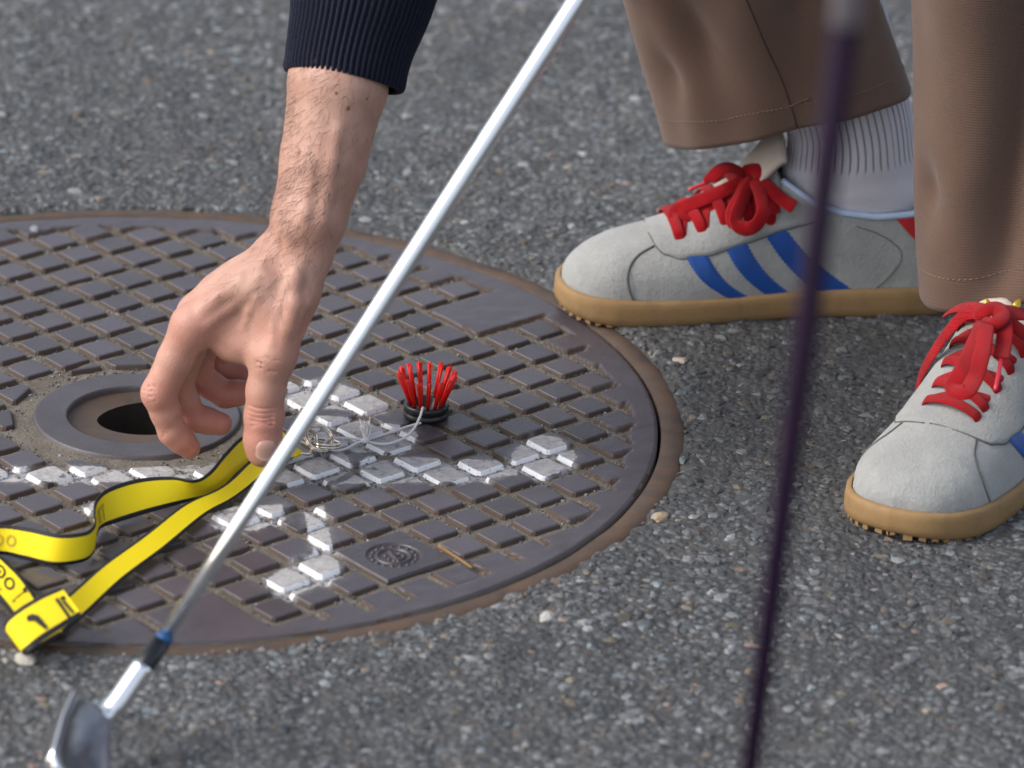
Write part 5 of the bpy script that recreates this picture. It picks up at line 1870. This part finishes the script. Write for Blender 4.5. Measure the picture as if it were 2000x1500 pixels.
# metal end: hook and split rings
t = NT('bright_wire')
t.set(color=(0.78, 0.71, 0.62), rough=0.14, metal=1.0)
M_WIRE = t.m
def ring3(c, r, nrm, wire, turns=2, gap=0.0011, squash=1.0):
    nrm = unit(nrm); s1 = unit(np.cross(nrm, (0.2, 1, 0.1))); s2 = np.cross(nrm, s1)
    pts = []
    for k in range(36 * turns + 1):
        a = 2 * math.pi * k / 36
        pts.append(c + r * (math.cos(a) * s1 + squash * math.sin(a) * s2) + nrm * gap * (k / 36 - turns / 2))
    return tube(pts, wire, 8, hint=nrm)
V, F = tube(spline(np.array([gz(578, 890, 0.004), gz(590, 885, 0.005), gz(604, 886, 0.004), gz(609, 876, 0.005), gz(598, 868, 0.007), gz(590, 862, 0.009), gz(596, 852, 0.010), gz(604, 860, 0.007), gz(602, 868, 0.005)]), 50), 0.0013, 10)
mk('hook', np.array(V) - LL, F, M_WIRE, lany)
for c, r, nm, sq_ in [(gz(624, 856, 0.010), 0.0092, (0.35, -0.55, 0.8), 1.0), (gz(634, 866, 0.006), 0.0100, (0.10, 0.25, 0.96), 0.9), (gz(604, 858, 0.008), 0.0060, (0.7, -0.6, 0.45), 1.0)]:
    V, F = ring3(c, r, nm, 0.00095, 2, 0.0019, sq_)
    mk('split_ring', np.array(V) - LL, F, M_WIRE, lany)
# strap end stitched round the hook
V, F = tube(spline(np.array([gz(556, 872, 0.004), gz(572, 884, 0.005), gz(584, 886, 0.006)]), 8), np.linspace(0.007, 0.0045, 8), 10, 0.45, (0, 0, 1))
mk('strap_end', np.array(V) - LL, F, M_YEL, lany)

# ------------------------------------------------------------------ white cord
M_CORD = simple('white_cord', (0.66, 0.64, 0.66), 0.8, 0.12, 700, 0.6, 1400)
M_FRAY = simple('frayed_nylon', (0.72, 0.68, 0.66), 0.6, 0.1)
cord_p = [tube(spline(np.array([gz(826, 796, 0.012), gz(820, 815, 0.010), gz(808, 838, 0.005), gz(790, 855, 0.003), gz(760, 866, 0.0018), (gz(735, 866, 0.0018)), gz(714, 860, 0.003)]), 50), 0.00085, 8),
          tube(spline(np.array([gz(822, 826, 0.0015), gz(800, 832, 0.0015), gz(770, 842, 0.0016), gz(740, 852, 0.002), gz(714, 860, 0.003)]), 40), 0.00085, 8),
          tube(spline(np.array([gz(714, 860, 0.003), gz(695, 866, 0.002), gz(676, 876, 0.0016), gz(656, 880, 0.0016), gz(640, 876, 0.003), gz(634, 866, 0.007), gz(645, 858, 0.006), gz(666, 855, 0.004), gz(690, 857, 0.003), gz(714, 860, 0.003)]), 70), 0.00085, 8)]
V, F = merge(cord_p)
cord = mk('cord', V, F, M_CORD)
tag(cord, 'thin white nylon cord tied from the split rings to the red brush', 'cord')
Vk, Fk = tube(spline(np.array([gz(706, 863, 0.002), gz(714, 860, 0.0045), gz(722, 857, 0.002)]), 10), np.array([.0008, .0013, .0017, .0019, .002, .002, .0019, .0017, .0013, .0008]), 10)
mk('knot', Vk, Fk, M_CORD, cord)
fp = []
for q in range(44):
    a0 = gz(713 + rng.normal(0, 2), 860, 0.003)
    a1 = gz(718 + rng.normal(0, 7), 832 + rng.normal(0, 7), 0.008 + rng.normal(0, 0.002))
    fp.append(tube(spline(np.array([a0, 0.5 * (a0 + a1) + rng.normal(0, 0.0008, 3), a1]), 6), 0.00034, 5))
V, F = merge(fp)
fy = mk('frayed_end', V, F, M_FRAY, cord); fy['kind'] = 'stuff'

# ------------------------------------------------------------------ red brush head
BC = gz(832, 812, 0.0)
brush = thing('brush', 'small brush head with red bristle tufts in a black ring, standing on the cover', 'brush', tuple(BC))
M_BLKP = simple('black_plastic', (0.010, 0.010, 0.011), 0.32, 0.2, 300, 0.15, 900)
t = NT('red_bristle')
p = t.pos()
n2 = t.noise(p, 900, 2)
t.set(color=t.mix(n2, (0.60, 0.006, 0.003), (0.80, 0.014, 0.006)), rough=0.42, spec=0.4)
M_BRIS = t.m
prof = [(0.0135, 0.0), (0.0148, 0.0003), (0.0152, 0.0015), (0.0152, 0.0034), (0.0146, 0.0040), (0.0146, 0.0050), (0.0152, 0.0056), (0.0152, 0.0088), (0.0146, 0.0098), (0.0138, 0.0101), (0.0086, 0.0101), (0.0080, 0.0096), (0.0078, 0.0030), (0.0, 0.0028)]
V, F = lathe(prof, 64)
mk('base_ring', V, F, M_BLKP, brush)
for k in range(15):
    a = 2 * math.pi * (k + 0.35) / 15
    rb0, rb1 = 0.0112, 0.0190 + rng.normal(0, 0.0004)
    b0 = np.array([rb0 * math.cos(a), rb0 * math.sin(a), 0.0095]); b1 = np.array([rb1 * math.cos(a + rng.normal(0, .02)), rb1 * math.sin(a), 0.0310 + rng.normal(0, 0.0006)])
    parts = []
    thin = k in (11, 12) or False
    nb_ = 12 if thin else 34
    for q in range(nb_):
        rr_ = math.sqrt(rng.random()) ; aa_ = rng.uniform(0, 2 * math.pi)
        o0 = np.array([math.cos(aa_), math.sin(aa_), 0]) * rr_ * 0.0009
        o1 = np.array([math.cos(aa_), math.sin(aa_), 0]) * rr_ * 0.0016 + rng.normal(0, 0.0001, 3)
        parts.append(tube([b0 + o0, 0.5 * (b0 + b1) + 0.5 * (o0 + o1), b1 + o1 + np.array([0, 0, rng.normal(0, 0.0004)])], 0.00046, 5, hint=(1, 0, 0)))
    V, F = merge(parts)
    mk('bristle_tuft', V, F, M_BRIS, brush, smooth=True)
V, F = tube(spline(np.array([[0.012, 0.008, 0.0101], [0.0155, 0.0115, 0.026], [0.017, 0.0125, 0.036]]), 8), 0.00018, 5)
mk('stray_bristle', V, F, M_BRIS, brush)

# ------------------------------------------------------------------ golf clubs
t = NT('polished_steel')
co = t.pos()
t.set(color=(0.92, 0.92, 0.94), rough=t.ramp(t.noise(co, 60, 3), [(0.3, 0.08), (0.7, 0.20)]), metal=1.0)
M_STEEL = t.m
t = NT('brushed_steel')
co = t.pos()
t.set(color=(0.36, 0.36, 0.37), rough=t.ramp(t.noise(co, 90, 3), [(0.3, 0.26), (0.7, 0.42)]), metal=1.0)
M_STEEL2 = t.m
M_CAV = simple('dark_cavity', (0.26, 0.26, 0.28), 0.38, 0.15, metal=1.0)
M_FERR = simple('ferrule_black', (0.010, 0.011, 0.014), 0.3)
M_FBLUE = simple('ferrule_blue', (0.004, 0.07, 0.20), 0.4)
hz = A(231, 1372, -0.500)
s_bot = A(281, 1300, -0.489); s_fer = A(326, 1240, -0.479); s_top = A(1128, 0, -0.30)
s_far = s_top + (s_top - s_fer) * 1.1
club = thing('golf_club', 'golf club with bright steel shaft, black ferrule and steel iron head', 'golf club', tuple(hz))
CL = hz
ax_ = unit(s_top - s_fer)
Ls = np.linalg.norm(s_far - s_fer)
pts, rd = [], []
steps = [0.0, 0.10, 0.16, 0.22, 0.28, 0.34, 0.40, 0.46, 0.52, 0.60, 0.70, 0.80, 0.90, Ls]
for k in range(len(steps) - 1):
    r = 0.0046 + 0.00019 * k
    pts += [s_fer + ax_ * steps[k], s_fer + ax_ * (steps[k + 1] - 0.0008)]
    rd += [r, r + 0.00002]
V, F = tube(np.array(pts), np.array(rd), 28, hint=(0, 1, 0))
mk('shaft', np.array(V) - CL, F, M_STEEL, club)
V, F = tube(np.array([s_bot - ax_ * 0.001, s_bot, s_bot * 0.2 + s_fer * 0.8]), np.array([0.0064, 0.0064, 0.0058]), 28, hint=(0, 1, 0))
mk('ferrule', np.array(V) - CL, F, M_FERR, club)
V, F = tube(np.array([s_bot * 0.2 + s_fer * 0.8, s_bot * 0.12 + s_fer * 0.88, s_fer]), np.array([0.0055, 0.0052, 0.0049]), 28, hint=(0, 1, 0))
mk('ferrule_band', np.array(V) - CL, F, M_FBLUE, club)
# grip far above the picture
g0 = s_fer + ax_ * (Ls - 0.27)
V, F = tube(np.array([g0, g0 + ax_ * 0.02, s_far]), np.array([0.0095, 0.0105, 0.0135]), 24, hint=(0, 1, 0))
mk('grip', np.array(V) - CL, F, M_FERR, club)
# hosel: thick neck that bends towards the blade
hpts = spline(np.array([s_bot, 0.5 * s_bot + 0.5 * hz, hz, A(214, 1390, -0.503), A(198, 1402, -0.507)]), 24)
V, F = tube(hpts, np.interp(np.linspace(0, 1, 24), [0, 0.6, 1], [0.0066, 0.0068, 0.0060]), 24, hint=(0, 1, 0))
mk('hosel', np.array(V) - CL, F, M_STEEL, club)
# blade: outline in its own plane (toe towards the viewer), lofted between face and cavity back
e_t = unit(np.array([-0.20, -0.96, -0.16]))        # heel to toe
e_u = unit(np.array([0.84, 0.32, -0.36]))         # up the face (leaning back)
e_u = unit(e_u - (e_u @ e_t) * e_t)
e_n = np.cross(e_t, e_u)                            # out of the face
if e_n[2] > 0:
    e_n = -e_n      # the face is turned to the ground, the back shows
out2 = np.array([(0.004, 0.000), (-0.003, 0.005), (-0.005, 0.024), (-0.001, 0.030), (0.018, 0.033), (0.048, 0.043), (0.060, 0.044), (0.066, 0.038), (0.067, 0.008), (0.062, 0.001), (0.030, -0.001)])
_q = np.linspace(0, len(out2), 61)[:-1]
O2 = np.array([out2[int(x) % len(out2)] * (1 - x % 1) + out2[(int(x) + 1) % len(out2)] * (x % 1) for x in _q])
org = hpts[-1] - e_u * 0.024 + e_t * 0.004
lowz = min((org + e_t * x + e_u * y + e_n * zz)[2] for x, y in O2 for zz in (0.004, -0.008))
org = org + np.array([0, 0, max(0.0, 0.0005 - lowz)])
def bl(x, y, z):
    return org + e_t * x + e_u * y + e_n * z
nO = len(O2)
c2_ = O2.mean(0)
V, F = [], []
def thick(y):
    return np.interp(y, [0.0, 0.012, 0.047], [0.019, 0.012, 0.0045])
for layer, (sc, f) in enumerate([(0.94, 1.0), (1.0, 0.92), (1.0, 0.05), (0.97, 0.0)]):
    for x, y in O2:
        xx, yy = c2_ + (np.array([x, y]) - c2_) * sc
        tk = thick(y)
        V.append(bl(xx, yy, 0.004 - tk * (1 - f)))
F = grid_faces(4, nO, wrap=True) + [tuple(range(nO - 1, -1, -1))]
# cavity: rim then floor
o = len(V)
for sc, f in ((0.80, 0.0), (0.74, 0.55)):
    for x, y in O2:
        xx, yy = c2_ + (np.array([x, y]) - c2_) * sc
        V.append(bl(xx, yy, 0.004 - thick(y) * (1 - f)))
F += grid_faces(2, nO, wrap=True, off=o)
F += [(3 * nO + k, 3 * nO + (k + 1) % nO, o + (k + 1) % nO, o + k) for k in range(nO)]
F.append(tuple(o + nO + k for k in range(nO)))
ncav = len(F) - 1
mk('iron_head', np.array(V) - CL, F, (M_STEEL, M_CAV), club, smooth=True, midx=[0 if (k < 3 * nO and O2[k % nO][1] < 0.012) else 1 for k in range(len(F))])
gp = []
for q in range(7):
    y = 0.008 + q * 0.0036
    gp.append(tube([bl(0.010, y, 0.00405), bl(0.058, y, 0.00405)], 0.00035, 5, hint=(0, 0, 1)))
V, F = merge(gp)
mk('face_grooves', np.array(V) - CL, F, M_FERR, club)

# the dark purple shaft of another club, close to the viewer
t = NT('purple_graphite')
p = t.pos()
t.set(color=t.mix(t.noise(p, 40, 2), (0.007, 0.002, 0.011), (0.014, 0.004, 0.020)), rough=0.55, spec=0.12)
M_PURP = t.m
M_GREYSHAFT = simple('grey_shaft', (0.34, 0.30, 0.33), 0.4)
q0, q1, q2 = A(1463, 1520, -1.16), A(1567, 700, -1.20), A(1632, 0, -1.23)
q2 = q1 + unit(q1 - q0) * np.linalg.norm(q2 - q1)
pd = unit(q1 - q0)
low_ = q0 - pd * 0.36
club2 = thing('golf_club', 'dark purple golf shaft blurred in the foreground, left of the near sneaker', 'golf club', tuple(low_))
CL2 = low_
split = A(1632, 40, -1.228)
lsp = (split - low_) @ pd
V, F = tube(np.array([low_, q0, low_ + pd * lsp]), np.array([0.0041, 0.0043, 0.0060]), 24, hint=(0, 1, 0))
mk('shaft', np.array(V) - CL2, F, M_PURP, club2)
V, F = tube(np.array([low_ + pd * lsp, low_ + pd * (lsp + 0.14)]), np.array([0.0060, 0.0066]), 24, hint=(0, 1, 0))
mk('shaft_top', np.array(V) - CL2, F, M_GREYSHAFT, club2)  # upper stretch of the shaft, coloured paler grey
V, F = tube(np.array([low_ + pd * (lsp + 0.14), low_ + pd * (lsp + 0.16), low_ + pd * (lsp + 0.42)]), np.array([0.0085, 0.0105, 0.013]), 24, hint=(0, 1, 0))
mk('grip', np.array(V) - CL2, F, M_FERR, club2)
V, F = tube(spline(np.array([low_, low_ - pd * 0.03, low_ - pd * 0.05 + np.array([-0.004, -0.01, -0.004]), low_ - pd * 0.055 + np.array([-0.02, -0.03, -0.006])]), 14), np.linspace(0.0066, 0.010, 14), 20, hint=(0, 1, 0))
mk('hosel', np.array(V) - CL2, F, M_STEEL2, club2)

# ------------------------------------------------------------------ little things lying about
M_TWIG = simple('dry_twig', (0.22, 0.125, 0.055), 0.8, 0.3, 300, 0.4, 900)
tw = spline(np.array([gz(858, 1066, 0.0020), gz(880, 1081, -0.0005), (gz(905, 1097, -0.0005)), gz(922, 1109, 0.0005)]), 20)
V, F = tube(tw, np.interp(np.linspace(0, 1, 20), [0, 0.08, 0.3, 1], [0.0012, 0.0016, 0.0011, 0.0008]), 8)
o = mk('twig', V, F, M_TWIG)
tag(o, 'thin dry orange-brown twig on the cover beside the round badge', 'twig')

def pebble(u, v, z, r, tint, label):
    c = gz(u, v, z)
    bm = bmesh.new()
    bmesh.ops.create_icosphere(bm, subdivisions=2, radius=1.0)
    for vv in bm.verts:
        q = np.array(vv.co)
        k = 1 + 0.45 * vnoise(q[None] + u, 1.6, 5)[0]
        vv.co = Vector((q[0] * k * 1.25, q[1] * k, q[2] * k * 0.5))
    me = bpy.data.meshes.new('pebble'); bm.to_mesh(me); bm.free()
    me.materials.append(simple('pebble', tint, 0.7, 0.25, 300, 0.4, 900))
    o = bpy.data.objects.new('pebble', me); o.location = tuple(c + np.array([0, 0, r * 0.18])); o.scale = (r, r, r); o.rotation_euler = (0, 0, u * 0.3)
    link(o)
    tag(o, label, 'pebble')
pebble(69, 449, 0.0, 0.0036, (0.20, 0.21, 0.23), 'grey pebble at the far left edge of the manhole cover')
pebble(861, 953, -0.0045, 0.0034, (0.26, 0.19, 0.12), 'tan pebble in a groove between two pads, in front of the brush')
pebble(50, 1292, 0.0, 0.0058, (0.38, 0.36, 0.32), 'pale round pebble beside the lanyard fold, at the lower left')
pebble(1290, 1012, 0.0, 0.0050, (0.34, 0.26, 0.18), 'tan pebble on the asphalt just right of the manhole frame')
pebble(1328, 707, 0.0, 0.0048, (0.36, 0.30, 0.25), 'buff pebble on the asphalt below the far sneaker')
pebble(1072, 1210, 0.0, 0.0056, (0.40, 0.385, 0.36), 'white pebble on the asphalt below the manhole cover')
